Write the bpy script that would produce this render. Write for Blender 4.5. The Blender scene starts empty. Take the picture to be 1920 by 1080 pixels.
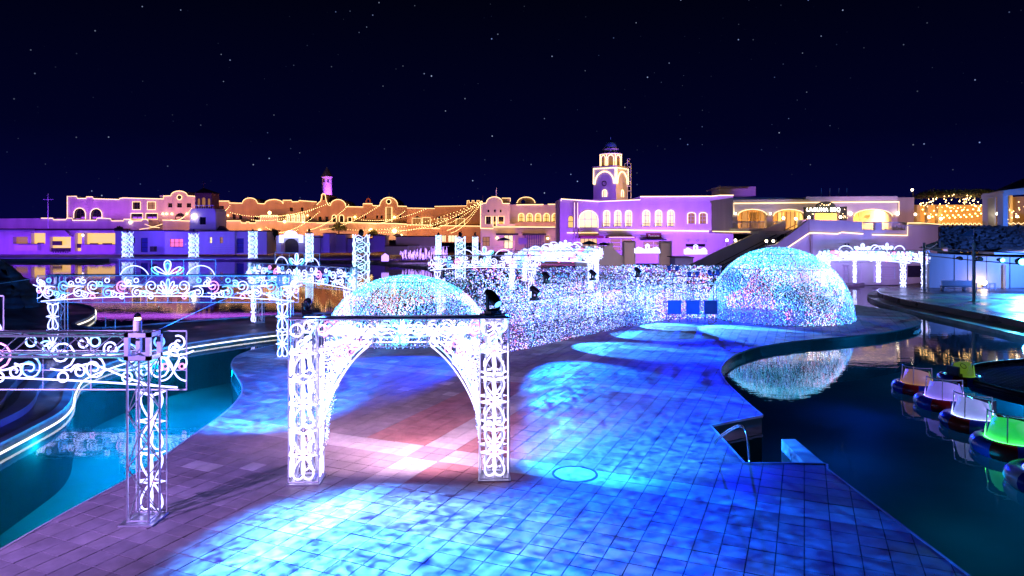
import bpy, math, random
import numpy as np
from mathutils import Vector, Matrix
from mathutils.geometry import tessellate_polygon

R = math.radians
rnd = random.Random(7)
scene = bpy.context.scene
col = scene.collection

# ------------------------------------------------------------------ camera
F, H, YH = 1280.0, 6.2, 430.0            # focal length in photo pixels, eye height, horizon row
cd = bpy.data.cameras.new('camera')
cd.lens, cd.sensor_width = 24.0, 36.0
cd.shift_y = -(540.0 - YH) / 1920.0
cd.clip_start, cd.clip_end = 0.1, 3000
cam = bpy.data.objects.new('camera', cd)
cam.location = (0, 0, H)
cam.rotation_euler = (R(90), 0, 0)
col.objects.link(cam)
scene.camera = cam

# ------------------------------------------------------------------ night sky
world = bpy.data.worlds.new('World')
scene.world = world
world.use_nodes = True
nt = world.node_tree
nt.nodes.clear()
def wn(t, **k):
    n = nt.nodes.new(t)
    for a, v in k.items(): setattr(n, a, v)
    return n
tc = wn('ShaderNodeTexCoord')
sep = wn('ShaderNodeSeparateXYZ'); nt.links.new(tc.outputs['Generated'], sep.inputs[0])
ramp = wn('ShaderNodeValToRGB')
nt.links.new(sep.outputs['Z'], ramp.inputs[0])
e = ramp.color_ramp.elements
e[0].position, e[0].color = 0.0, (0.0010, 0.0014, 0.034, 1)
e[1].position, e[1].color = 0.36, (0.0002, 0.0004, 0.0026, 1)
m_ = e.new(0.13); m_.color = (0.0003, 0.0006, 0.0130, 1)
vor = wn('ShaderNodeTexVoronoi', feature='F1'); vor.inputs['Scale'].default_value = 105
nt.links.new(tc.outputs['Generated'], vor.inputs['Vector'])
sc_ = wn('ShaderNodeSeparateColor'); nt.links.new(vor.outputs['Color'], sc_.inputs[0])
mr = wn('ShaderNodeMapRange', interpolation_type='SMOOTHSTEP')
nt.links.new(vor.outputs['Distance'], mr.inputs['Value'])
mr.inputs['From Min'].default_value = 0.035; mr.inputs['From Max'].default_value = 0.12
mr.inputs['To Min'].default_value = 1; mr.inputs['To Max'].default_value = 0
pw = wn('ShaderNodeMath', operation='POWER'); nt.links.new(sc_.outputs[0], pw.inputs[0]); pw.inputs[1].default_value = 13
ml = wn('ShaderNodeMath', operation='MULTIPLY'); nt.links.new(mr.outputs[0], ml.inputs[0]); nt.links.new(pw.outputs[0], ml.inputs[1])
stc = wn('ShaderNodeMix', data_type='RGBA'); nt.links.new(sc_.outputs[1], stc.inputs[0])
stc.inputs[6].default_value = (0.20, 0.30, 0.75, 1); stc.inputs[7].default_value = (0.55, 0.65, 0.95, 1)
sm = wn('ShaderNodeVectorMath', operation='SCALE'); nt.links.new(stc.outputs[2], sm.inputs[0]); nt.links.new(ml.outputs[0], sm.inputs['Scale'])
ad = wn('ShaderNodeVectorMath', operation='ADD'); nt.links.new(ramp.outputs[0], ad.inputs[0]); nt.links.new(sm.outputs[0], ad.inputs[1])
bg = wn('ShaderNodeBackground'); bg.inputs['Strength'].default_value = 1.0
nt.links.new(ad.outputs[0], bg.inputs['Color'])
wo = wn('ShaderNodeOutputWorld'); nt.links.new(bg.outputs[0], wo.inputs[0])

# ------------------------------------------------------------------ exposure and sampling
vs = scene.view_settings
vs.view_transform, vs.look, vs.gamma, vs.exposure, vs.use_curve_mapping = 'Standard', 'None', 1.0, 0.22, False
scene.render.engine = 'CYCLES'
cy = scene.cycles
cy.use_denoising = True
cy.max_bounces, cy.diffuse_bounces, cy.glossy_bounces, cy.transparent_max_bounces, cy.transmission_bounces = 6, 2, 4, 12, 2
cy.sample_clamp_indirect = 3.0
cy.caustics_reflective = cy.caustics_refractive = False
cy.use_light_tree = True

# ------------------------------------------------------------------ coordinates from the photograph
def G(x, y, z=0.0):                      # the point on level z seen at photo pixel (x, y)
    d = F * (H - z) / (y - YH)
    return Vector(((x - 960) * d / F, d, z))
def W(x, y, Y):                          # the point at distance Y seen at photo pixel (x, y)
    return Vector(((x - 960) * Y / F, Y, H - (y - YH) * Y / F))

# ------------------------------------------------------------------ materials
MATS = {}
def nmat(name):
    m = bpy.data.materials.new(name); m.use_nodes = True
    MATS[name] = m
    return m, m.node_tree, m.node_tree.nodes['Principled BSDF']
def paint(name, c, rough=0.7, metal=0.0, var=0.25, scale=1.5, bump=0.0, spec=0.5, streak=False):
    m, t, b = nmat(name)
    b.inputs['Roughness'].default_value = rough; b.inputs['Metallic'].default_value = metal
    b.inputs['Specular IOR Level'].default_value = spec
    tcn = t.nodes.new('ShaderNodeTexCoord'); nz = t.nodes.new('ShaderNodeTexNoise')
    nz.inputs['Scale'].default_value = scale; nz.inputs['Detail'].default_value = 6
    src = tcn.outputs['Object']
    if streak:
        mp = t.nodes.new('ShaderNodeMapping'); mp.inputs['Scale'].default_value = (1, 1, 0.15)
        t.links.new(src, mp.inputs[0]); src = mp.outputs[0]
    t.links.new(src, nz.inputs['Vector'])
    r = t.nodes.new('ShaderNodeValToRGB')
    r.color_ramp.elements[0].position, r.color_ramp.elements[1].position = 0.3, 0.72
    r.color_ramp.elements[0].color = tuple(v * (1 - var) for v in c) + (1,)
    r.color_ramp.elements[1].color = tuple(min(1, v * (1 + var * 0.5)) for v in c) + (1,)
    t.links.new(nz.outputs[0], r.inputs[0]); t.links.new(r.outputs[0], b.inputs['Base Color'])
    if bump:
        bp = t.nodes.new('ShaderNodeBump'); bp.inputs['Strength'].default_value = bump; bp.inputs['Distance'].default_value = 0.03
        t.links.new(nz.outputs[0], bp.inputs['Height']); t.links.new(bp.outputs[0], b.inputs['Normal'])
    return m
def wet(name, lo, hi, scale):
    t = MATS[name].node_tree; b = t.nodes['Principled BSDF']; tcn = t.nodes.new('ShaderNodeTexCoord'); g = t.nodes.new('ShaderNodeNewGeometry')
    nz = t.nodes.new('ShaderNodeTexNoise'); nz.inputs['Scale'].default_value = scale; nz.inputs['Detail'].default_value = 5
    t.links.new(g.outputs['Position'], nz.inputs['Vector']); r = t.nodes.new('ShaderNodeMapRange'); r.inputs['From Min'].default_value = 0.35; r.inputs['From Max'].default_value = 0.65
    r.inputs['To Min'].default_value = lo; r.inputs['To Max'].default_value = hi; t.links.new(nz.outputs[0], r.inputs[0]); t.links.new(r.outputs[0], b.inputs['Roughness'])
    # blotchy wear: world-space stains multiply the tile colour; each tile also gets its own tone
    src = b.inputs['Base Color'].links[0].from_socket; oi = t.nodes.new('ShaderNodeObjectInfo'); nz2 = t.nodes.new('ShaderNodeTexNoise'); nz2.inputs['Scale'].default_value = 0.9; nz2.inputs['Detail'].default_value = 8; nz2.inputs['Roughness'].default_value = 0.7
    t.links.new(g.outputs['Position'], nz2.inputs['Vector']); r2 = t.nodes.new('ShaderNodeMapRange'); r2.inputs['From Min'].default_value = 0.3; r2.inputs['From Max'].default_value = 0.7; r2.inputs['To Min'].default_value = 0.62; r2.inputs['To Max'].default_value = 1.12
    t.links.new(nz2.outputs[0], r2.inputs[0]); r3 = t.nodes.new('ShaderNodeMapRange'); r3.inputs['To Min'].default_value = 0.88; r3.inputs['To Max'].default_value = 1.10; t.links.new(oi.outputs['Random'], r3.inputs[0])
    mm = t.nodes.new('ShaderNodeMath'); mm.operation = 'MULTIPLY'; t.links.new(r2.outputs[0], mm.inputs[0]); t.links.new(r3.outputs[0], mm.inputs[1])
    vm = t.nodes.new('ShaderNodeVectorMath'); vm.operation = 'SCALE'; t.links.new(src, vm.inputs[0]); t.links.new(mm.outputs[0], vm.inputs['Scale']); t.links.new(vm.outputs[0], b.inputs['Base Color'])
def glow(name, c, s, sample=True, base=(0.6, 0.6, 0.6)):
    m, t, b = nmat(name)
    b.inputs['Base Color'].default_value = base + (1,)
    b.inputs['Emission Color'].default_value = c + (1,); b.inputs['Emission Strength'].default_value = s
    b.inputs['Roughness'].default_value = 0.4
    m.cycles.emission_sampling = 'FRONT' if sample else 'NONE'
    return m

paint('stucco', (0.62, 0.56, 0.50), 0.9, var=0.16, scale=0.6, bump=0.15, streak=True)
paint('stucco_white', (0.70, 0.68, 0.66), 0.9, var=0.14, scale=0.5, bump=0.12, streak=True)
paint('stucco_ochre', (0.60, 0.44, 0.26), 0.9, var=0.2, scale=0.5, bump=0.15, streak=True)
paint('trim_stone', (0.55, 0.48, 0.42), 0.85, var=0.2, scale=2)
paint('brick_red', (0.30, 0.10, 0.07), 0.85, var=0.35, scale=3)
paint('roof_tile', (0.12, 0.07, 0.06), 0.8, var=0.4, scale=3)
paint('slate', (0.06, 0.10, 0.16), 0.6, var=0.3, scale=2)
paint('dome_blue', (0.08, 0.25, 0.42), 0.4, var=0.2, scale=1)
paint('dark_wood', (0.06, 0.04, 0.03), 0.7, var=0.3, scale=3)
paint('door_blue', (0.05, 0.08, 0.30), 0.6, var=0.2, scale=2)
paint('awning', (0.02, 0.02, 0.06), 0.8, var=0.3, scale=2)
paint('iron', (0.05, 0.05, 0.06), 0.5, 0.6, var=0.2, scale=4)
paint('white_iron', (0.75, 0.75, 0.78), 0.45, 0.0, var=0.08, scale=4)
paint('aluminium', (0.72, 0.73, 0.76), 0.32, 0.9, var=0.12, scale=8)
paint('steel', (0.65, 0.67, 0.70), 0.18, 1.0, var=0.08, scale=6)
paint('black_plastic', (0.012, 0.012, 0.018), 0.4, var=0.3, scale=6)
paint('cable', (0.015, 0.015, 0.02), 0.6, var=0.2)
paint('rock', (0.10, 0.095, 0.10), 0.9, var=0.5, scale=0.5, bump=0.8)
paint('concrete', (0.42, 0.40, 0.39), 0.85, var=0.25, scale=0.8, bump=0.15)
paint('promenade', (0.26, 0.19, 0.19), 0.75, var=0.3, scale=0.5, bump=0.15)
paint('kerb_stone', (0.34, 0.32, 0.34), 0.6, var=0.2, scale=1.2)
paint('pool_wall', (0.025, 0.075, 0.075), 0.25, var=0.25, scale=1.5)
paint('pool_floor', (0.05, 0.33, 0.34), 0.6, var=0.55, scale=0.12)
paint('ground', (0.12, 0.11, 0.12), 0.85, var=0.35, scale=0.2)
paint('deck_wood', (0.10, 0.08, 0.08), 0.45, var=0.4, scale=0.5)
paint('foliage', (0.05, 0.09, 0.03), 0.8, var=0.5, scale=2)
paint('foliage_dark', (0.035, 0.05, 0.02), 0.85, var=0.5, scale=2)
paint('cream_tile', (0.46, 0.43, 0.42), 0.5, var=0.16, scale=2.3, bump=0.06, spec=0.22)
paint('red_tile', (0.34, 0.17, 0.16), 0.5, var=0.22, scale=2.3, bump=0.06, spec=0.22)
paint('grey_tile', (0.27, 0.23, 0.25), 0.5, var=0.2, scale=2.3, bump=0.06, spec=0.22)
paint('joint', (0.05, 0.045, 0.05), 0.9, var=0.3)
paint('boat_red', (0.36, 0.015, 0.015), 0.25, var=0.1)
paint('boat_blue', (0.02, 0.05, 0.42), 0.25, var=0.1)
paint('boat_white', (0.75, 0.75, 0.75), 0.25, var=0.08)
paint('boat_shell', (0.78, 0.78, 0.80), 0.3, var=0.08)
paint('boat_seat', (0.03, 0.03, 0.04), 0.5, var=0.2)
paint('blue_board', (0.03, 0.18, 0.75), 0.6, var=0.15, scale=1.0)
paint('umbrella', (0.03, 0.05, 0.16), 0.8, var=0.2)
paint('thatch', (0.20, 0.13, 0.05), 0.9, var=0.4, scale=4)
paint('flag', (0.25, 0.40, 0.85), 0.8, var=0.1)
paint('glass_dark', (0.01, 0.012, 0.02), 0.08, var=0.2)
paint('red_sign', (0.20, 0.02, 0.05), 0.6, var=0.2)

for nm in ('cream_tile', 'red_tile', 'grey_tile'): wet(nm, 0.42, 0.80, 0.5)
wet('promenade', 0.3, 0.7, 0.4); wet('deck_wood', 0.2, 0.5, 0.4); wet('concrete', 0.4, 0.9, 0.3)
NE = 2.6
glow('neon_white', (0.43, 0.45, 1.0), NE)
glow('arch_white', (0.66, 0.60, 1.0), 2.0)
glow('neon_cool', (0.25, 0.55, 1.0), NE * 0.9)
glow('neon_blue', (0.10, 0.32, 1.0), NE * 0.9)
glow('neon_pink', (1.0, 0.25, 0.75), NE * 0.7)
glow('neon_teal', (0.12, 0.80, 0.85), NE * 0.6)
glow('far_white', (0.42, 0.48, 1.0), 2.6, False)
glow('far_cool', (0.40, 0.80, 1.0), 2.2, False)
glow('far_blue', (0.10, 0.35, 1.0), 3.5, False)
glow('far_violet', (0.45, 0.25, 1.0), 2.2, False)
glow('rope_warm', (1.0, 0.60, 0.24), 2.0, False)
glow('rope_near', (1.0, 0.66, 0.30), 2.1, False)
glow('bulb_warm', (1.0, 0.62, 0.22), 9.0, False)
glow('globe_lamp', (1.0, 0.82, 0.55), 9.0, False)
glow('room_warm', (1.0, 0.55, 0.13), 1.05, False, (0.06, 0.05, 0.04))
glow('room_pale', (1.0, 0.80, 0.45), 1.25, False, (0.06, 0.05, 0.04))
glow('room_dim', (1.0, 0.42, 0.10), 0.30, False, (0.06, 0.05, 0.04))
glow('room_pink', (1.0, 0.16, 0.30), 1.1, False, (0.06, 0.05, 0.04))
glow('edge_strip', (1.0, 0.92, 0.75), 1.6)
glow('sign_letter', (1.0, 0.93, 0.82), 6.0, False)
glow('dim_letter', (0.75, 0.55, 0.85), 0.5, False)
glow('lens_teal', (0.10, 0.95, 1.0), 12.0, False)
LEDM = []
for nm, c, s in (('led_white', (0.50, 0.60, 1.0), 2.9), ('led_cyan', (0.05, 0.50, 1.0), 2.3), ('led_blue', (0.02, 0.10, 1.0), 1.8),
                 ('led_pink', (1.0, 0.20, 0.48), 2.4), ('led_violet', (0.28, 0.20, 1.0), 1.9), ('led_teal', (0.03, 0.60, 0.75), 1.8)):
    LEDM.append(glow(nm, c, s, False))

def water_material():
    m = bpy.data.materials.new('water'); m.use_nodes = True; MATS['water'] = m
    t = m.node_tree; t.nodes.clear()
    o = t.nodes.new('ShaderNodeOutputMaterial'); mx = t.nodes.new('ShaderNodeMixShader')
    tr = t.nodes.new('ShaderNodeBsdfTransparent'); tr.inputs[0].default_value = (0.62, 0.88, 0.92, 1)
    gl = t.nodes.new('ShaderNodeBsdfGlossy'); gl.inputs['Roughness'].default_value = 0.0
    fr = t.nodes.new('ShaderNodeFresnel'); fr.inputs['IOR'].default_value = 1.75
    tcn = t.nodes.new('ShaderNodeTexCoord')
    mp = t.nodes.new('ShaderNodeMapping'); mp.inputs['Scale'].default_value = (0.7, 1.4, 1)
    nz = t.nodes.new('ShaderNodeTexNoise'); nz.inputs['Scale'].default_value = 1.6; nz.inputs['Detail'].default_value = 3
    bp = t.nodes.new('ShaderNodeBump'); bp.inputs['Strength'].default_value = 0.028; bp.inputs['Distance'].default_value = 0.12
    L = t.links.new
    L(tcn.outputs['Object'], mp.inputs[0]); L(mp.outputs[0], nz.inputs['Vector']); L(nz.outputs[0], bp.inputs['Height'])
    L(bp.outputs[0], gl.inputs['Normal']); L(bp.outputs[0], fr.inputs['Normal'])
    L(fr.outputs[0], mx.inputs[0]); L(tr.outputs[0], mx.inputs[1]); L(gl.outputs[0], mx.inputs[2]); L(mx.outputs[0], o.inputs[0])
water_material()

# ------------------------------------------------------------------ mesh building
class MB:
    def __init__(s): s.v = []; s.f = []; s.mi = []; s.cur = 0
    def add(s, vs, fs):
        o = len(s.v); s.v += [tuple(p) for p in vs]
        for q in fs: s.f.append(tuple(i + o for i in q)); s.mi.append(s.cur)
        return s
    def box(s, a, b):
        x0, y0, z0 = (min(a[i], b[i]) for i in range(3)); x1, y1, z1 = (max(a[i], b[i]) for i in range(3))
        return s.add([(x0, y0, z0), (x1, y0, z0), (x1, y1, z0), (x0, y1, z0), (x0, y0, z1), (x1, y0, z1), (x1, y1, z1), (x0, y1, z1)],
                     [(0, 3, 2, 1), (4, 5, 6, 7), (0, 1, 5, 4), (1, 2, 6, 5), (2, 3, 7, 6), (3, 0, 4, 7)])
    def tube(s, pts, r, n=5, closed=False, caps=True):
        pts = [Vector(p) for p in pts]
        k = len(pts)
        if k < 2: return s
        rings = []
        for i, p in enumerate(pts):
            a = pts[(i - 1) % k] if (closed or i > 0) else p
            b = pts[(i + 1) % k] if (closed or i < k - 1) else p
            t = (b - a)
            t = t.normalized() if t.length > 1e-9 else Vector((0, 0, 1))
            up = Vector((0, 1, 0)) if abs(t.y) < 0.9 else Vector((1, 0, 0))
            u = t.cross(up).normalized(); w = t.cross(u)
            rr = r[i] if isinstance(r, (list, tuple)) else r
            rings.append([p + (u * math.cos(6.28318 * j / n) + w * math.sin(6.28318 * j / n)) * rr for j in range(n)])
        vs = [q for ring in rings for q in ring]; fs = []
        for i in range(k if closed else k - 1):
            i2 = (i + 1) % k
            for j in range(n):
                j2 = (j + 1) % n
                fs.append((i * n + j, i * n + j2, i2 * n + j2, i2 * n + j))
        if caps and not closed:
            fs.append(tuple(range(n))); fs.append(tuple((k - 1) * n + j for j in reversed(range(n))))
        return s.add(vs, fs)
    def prism(s, poly, z0, z1, top=True, bottom=False, sides=True):
        n = len(poly); p2 = [Vector((p[0], p[1], 0)) for p in poly]
        area = sum(p2[i].x * p2[(i + 1) % n].y - p2[(i + 1) % n].x * p2[i].y for i in range(n))
        if area < 0: p2.reverse()
        vs = [(p.x, p.y, z0) for p in p2] + [(p.x, p.y, z1) for p in p2]; fs = []
        if sides:
            for i in range(n):
                j = (i + 1) % n; fs.append((i, j, n + j, n + i))
        tri = tessellate_polygon([p2])
        if top: fs += [tuple(n + i for i in orient(t, p2)) for t in tri]
        if bottom: fs += [tuple(reversed(orient(t, p2))) for t in tri]
        return s.add(vs, fs)
    def lathe(s, prof, c, n=16, a0=0.0, a1=6.283185307):
        full = abs(a1 - a0) > 6.28
        m = n if full else n + 1
        vs = []
        for (r, z) in prof:
            for j in range(m):
                a = a0 + (a1 - a0) * j / n
                vs.append((c[0] + r * math.cos(a), c[1] + r * math.sin(a), c[2] + z))
        fs = []
        for i in range(len(prof) - 1):
            for j in range(n if full else m - 1):
                j2 = (j + 1) % m
                fs.append((i * m + j, i * m + j2, (i + 1) * m + j2, (i + 1) * m + j))
        return s.add(vs, fs)
    def octa(s, p, r):
        x, y, z = p
        return s.add([(x + r, y, z), (x - r, y, z), (x, y + r, z), (x, y - r, z), (x, y, z + r), (x, y, z - r)],
                     [(0, 2, 4), (2, 1, 4), (1, 3, 4), (3, 0, 4), (2, 0, 5), (1, 2, 5), (3, 1, 5), (0, 3, 5)])
    def ball(s, c, r, n=8, m=5, sz=1.0):
        prof = [(max(1e-4, r * math.sin(math.pi * i / m)), -r * sz * math.cos(math.pi * i / m)) for i in range(m + 1)]
        return s.lathe(prof, c, n)
    def build(s, name, mats, parent=None, smooth=False, xf=None):
        me = bpy.data.meshes.new(name)
        off = Vector((0, 0, 0))
        if parent is not None and xf is None:
            off = world_loc(parent)
        if xf is not None:
            vs = [tuple(xf @ Vector(p)) for p in s.v]
        else:
            vs = [(p[0] - off.x, p[1] - off.y, p[2] - off.z) for p in s.v]
        me.from_pydata(vs, [], s.f)
        if not isinstance(mats, (list, tuple)): mats = [mats]
        for m in mats: me.materials.append(MATS[m] if isinstance(m, str) else m)
        if len(mats) > 1: me.polygons.foreach_set('material_index', s.mi)
        if smooth: me.polygons.foreach_set('use_smooth', [True] * len(s.f))
        me.update()
        o = bpy.data.objects.new(name, me); col.objects.link(o)
        if parent is not None: o.parent = parent
        return o
def orient(t, p2):
    a, b, c = (p2[i] for i in t)
    return tuple(t) if (b - a).cross(c - a).z > 0 else (t[0], t[2], t[1])
def world_loc(o):
    v = Vector((0, 0, 0))
    while o is not None: v += o.location; o = o.parent
    return v
def tag(o, label=None, cat=None, group=None, kind=None):
    for k, v in (('label', label), ('category', cat), ('group', group), ('kind', kind)):
        if v: o[k] = v
    return o
def thing(name, label, cat, loc, group=None, rz=0.0):
    o = bpy.data.objects.new(name, None); o.empty_display_size = 0.2
    o.location = loc; o.rotation_euler = (0, 0, rz); col.objects.link(o)
    return tag(o, label, cat, group)
def copy_tree(o, parent=None):
    c = o.copy(); col.objects.link(c); c.parent = parent
    for ch in list(o.children): copy_tree(ch, c)
    return c

# ------------------------------------------------------------------ lamps
def aim(o, target):
    d = Vector(target) - o.location
    o.rotation_euler = d.to_track_quat('-Z', 'Y').to_euler()
def spot(name, loc, target, power, c, angle, blend=0.25, gobo=None, radius=0.06, parent=None):
    ld = bpy.data.lights.new(name, 'SPOT'); ld.energy = power; ld.color = c
    ld.spot_size = R(angle); ld.spot_blend = blend; ld.shadow_soft_size = radius
    o = bpy.data.objects.new(name, ld); o.location = loc; aim(o, target); col.objects.link(o)
    if gobo:                                            # a water-ripple glass in front of the lamp
        scale, lo, hi, c0, c1, sd, stretch = gobo
        ld.color = (1, 1, 1)
        ld.use_nodes = True; t = ld.node_tree; t.nodes.clear(); L = t.links.new
        out = t.nodes.new('ShaderNodeOutputLight'); em = t.nodes.new('ShaderNodeEmission')
        tcn = t.nodes.new('ShaderNodeTexCoord'); sp = t.nodes.new('ShaderNodeSeparateXYZ')
        L(tcn.outputs['Normal'], sp.inputs[0])
        dx = t.nodes.new('ShaderNodeMath'); dx.operation = 'DIVIDE'; dy = t.nodes.new('ShaderNodeMath'); dy.operation = 'DIVIDE'
        L(sp.outputs[0], dx.inputs[0]); L(sp.outputs[2], dx.inputs[1]); L(sp.outputs[1], dy.inputs[0]); L(sp.outputs[2], dy.inputs[1])
        cb = t.nodes.new('ShaderNodeCombineXYZ'); L(dx.outputs[0], cb.inputs[0]); L(dy.outputs[0], cb.inputs[1]); cb.inputs[2].default_value = sd
        mp = t.nodes.new('ShaderNodeMapping'); mp.inputs['Scale'].default_value = (scale, scale * stretch, 1); L(cb.outputs[0], mp.inputs[0])
        nz = t.nodes.new('ShaderNodeTexNoise'); nz.inputs['Scale'].default_value = 1; nz.inputs['Detail'].default_value = 6
        nz.inputs['Roughness'].default_value = 0.62; nz.inputs['Distortion'].default_value = 2.2
        L(mp.outputs[0], nz.inputs['Vector'])
        r = t.nodes.new('ShaderNodeValToRGB'); L(nz.outputs[0], r.inputs[0])
        r.color_ramp.elements[0].position, r.color_ramp.elements[1].position = lo, hi
        r.color_ramp.elements[0].color = c0 + (1,); r.color_ramp.elements[1].color = c1 + (1,)
        L(r.outputs[0], em.inputs['Color']); em.inputs['Strength'].default_value = 1; L(em.outputs[0], out.inputs[0])
    return o
def area(name, loc, target, sx, sy, power, c, spread=150):
    ld = bpy.data.lights.new(name, 'AREA'); ld.shape = 'RECTANGLE'; ld.size, ld.size_y = sx, sy
    ld.energy = power; ld.color = c; ld.spread = R(spread)
    o = bpy.data.objects.new(name, ld); o.location = loc; aim(o, target); col.objects.link(o)
    return o
def point(name, loc, power, c, radius=0.15):
    ld = bpy.data.lights.new(name, 'POINT'); ld.energy = power; ld.color = c; ld.shadow_soft_size = radius
    o = bpy.data.objects.new(name, ld); o.location = loc; col.objects.link(o)
    return o
PURPLE, VIOLET, ORANGE, WARM = (0.32, 0.075, 1.0), (0.10, 0.03, 1.0), (1.0, 0.46, 0.10), (1.0, 0.62, 0.28)
BLUE, DEEP, SKYB = (0.0, 0.10, 1.0), (0.0, 0.015, 1.0), (0.02, 0.35, 1.0)

# ------------------------------------------------------------------ the plaza lamps (moving heads with ripple glasses)
SPOTS = []
def ripple(hx, tx, power, angle, scale, sd, c0=(0.0, 0.001, 0.05), c1=(0.008, 0.15, 1.0), lo=0.38, hi=0.66, stretch=1.0, blend=0.45):
    SPOTS.append(spot('moving_head_beam', hx, tx, power, BLUE, angle, blend, (scale, lo, hi, c0, c1, sd, stretch)))
# big foreground ripple, from the two heads on the bright archway
ripple((-5.0, 16.6, 4.45), G(700, 1030), 95000, 78, 13, 1.0, c1=(0.05, 0.26, 1.0), stretch=2.0, lo=0.42, hi=0.64, blend=0.85)
ripple((-0.1, 16.9, 4.45), G(1130, 1010), 42000, 86, 14, 2.0, c1=(0.002, 0.10, 1.0), stretch=2.6, lo=0.45, hi=0.68, blend=0.85)
ripple((-0.1, 16.9, 4.45), G(1130, 840), 52000, 68, 18, 3.0, c1=(0.012, 0.20, 1.0), lo=0.42, hi=0.62, stretch=2.0, blend=0.75)
ripple((1.6, 35.2, 3.4), G(1120, 712), 50000, 46, 16, 4.0, c1=(0.008, 0.16, 1.0), lo=0.42, hi=0.62, stretch=2.0)
ripple((2.0, 37.4, 3.2), G(1150, 653), 26000, 50, 14, 5.0, c1=(0.03, 0.27, 1.0), lo=0.36, hi=0.62, blend=0.3)
ripple((4.7, 41.0, 3.2), G(1200, 628), 20000, 48, 14, 6.0, c1=(0.03, 0.27, 1.0), lo=0.36, hi=0.62, blend=0.3)
ripple((8.0, 44.3, 3.2), G(1245, 612), 20000, 52, 14, 7.0, c1=(0.05, 0.32, 1.0), lo=0.36, hi=0.62, blend=0.3)
ripple((11.6, 45.6, 3.2), G(1385, 620), 28000, 54, 14, 8.0, c1=(0.05, 0.32, 1.0), lo=0.36, hi=0.62, blend=0.3)
ripple((-5.2, 18.0, 4.4), G(455, 722), 60000, 62, 12, 9.0, c0=(0.0, 0.02, 0.2), c1=(0.012, 0.20, 1.0), lo=0.40, hi=0.64)
ripple((-2.6, 34.0, 3.6), G(740, 690), 17000, 66, 8, 10.0, c0=(0.0, 0.006, 0.4), c1=(0.0, 0.055, 1.0))
# one head picks out the blue boards, an added fill lamp brightens the moored boats
spot('moving_head_beam', (-0.1, 16.9, 4.45), (10.6, 46.0, 0.95), 30000, (0.0, 0.22, 1.0), 9, 0.4, radius=0.06)
spot('boat_fill', (27.0, 15.0, 6.0), (14.5, 23.5, -0.2), 5000, (0.40, 0.32, 1.0), 44, 0.9, radius=0.2)
# added pink fill under the archway beam, standing in for its neon light
for x_ in (-4.2, -2.75, -1.3): spot('archway_floor_fill', (x_, 17.1, 3.75), (x_ - 0.2, 21.8, 0.0), 3900, (1.0, 0.58, 0.88), 112, 1.0, radius=0.15)
# added fill lamps just under the water, without fixtures, to brighten the pool floor
for q, c_, pw_ in (((-11.7, 11.0), (0.0, 0.50, 0.42), 620), ((-14.2, 12.5), (0.0, 0.55, 0.40), 620), ((-11.9, 15.5), (0.0, 0.46, 0.46), 640), ((-14.3, 17.0), (0.0, 0.50, 0.44), 640), ((-12.1, 20.0), (0.0, 0.38, 0.80), 1100), ((-14.8, 21.5), (0.0, 0.42, 0.66), 1000),
                   ((-12.6, 24.5), (0.0, 0.30, 0.95), 2600), ((-15.6, 26.0), (0.0, 0.34, 0.85), 2300), ((-12.6, 28.5), (0.0, 0.28, 1.0), 3600), ((-16.4, 30.5), (0.0, 0.30, 0.85), 3000), ((-13.6, 33.0), (0.0, 0.30, 0.85), 3600), ((-18.0, 35.0), (0.0, 0.34, 0.7), 3200),
                   ((-24.0, 50.0), (0.0, 0.45, 0.40), 900), ((-18.0, 56.0), (0.0, 0.30, 0.38), 900), ((-30.0, 58.0), (0.0, 0.30, 0.38), 900),
                   ((11.5, 14.0), (0.0, 0.12, 0.22), 500), ((13.0, 19.5), (0.0, 0.12, 0.24), 600), ((12.5, 26.0), (0.0, 0.07, 0.50), 600), ((17.5, 23.0), (0.0, 0.12, 0.26), 600), ((16.5, 32.0), (0.0, 0.04, 0.55), 700), ((22.0, 30.0), (0.0, 0.11, 0.36), 800), ((28.0, 37.0), (0.0, 0.30, 0.9), 5000), ((34.0, 42.0), (0.0, 0.40, 0.95), 9000), ((40.0, 47.0), (0.0, 0.40, 0.95), 9000)):
    point('pool_floor_fill', (q[0], q[1], -0.60), pw_ * 0.16, c_, 0.35)
# added mid-air fills wash the plaza blue; the beams come from the stage rig
spot('plaza_fill', (24.5, 83.5, 9.0), G(1200, 745), 150000, DEEP, 46, 0.7, radius=0.3)
spot('plaza_fill', (24.0, 84.0, 9.0), G(1150, 640), 30000, DEEP, 50, 0.7, radius=0.3)
spot('stage_rig_beam', (49.5, 66.0, 4.7), G(1870, 640), 26000, SKYB, 75, 0.5, (5, 0.36, 0.66, (0.0, 0.12, 0.8), (0.1, 0.8, 1.0), 3.3, 2.5))
spot('stage_rig_beam', (51.5, 62.0, 4.7), (51, 69, 2), 7000, (0.06, 0.20, 1.0), 130, 0.7, radius=0.2)
# violet light over the near left paving
spot('plaza_flood', (-16.0, 3.0, 8.0), G(430, 850), 30000, (0.46, 0.27, 1.0), 46, 1.0, radius=0.3)
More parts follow.
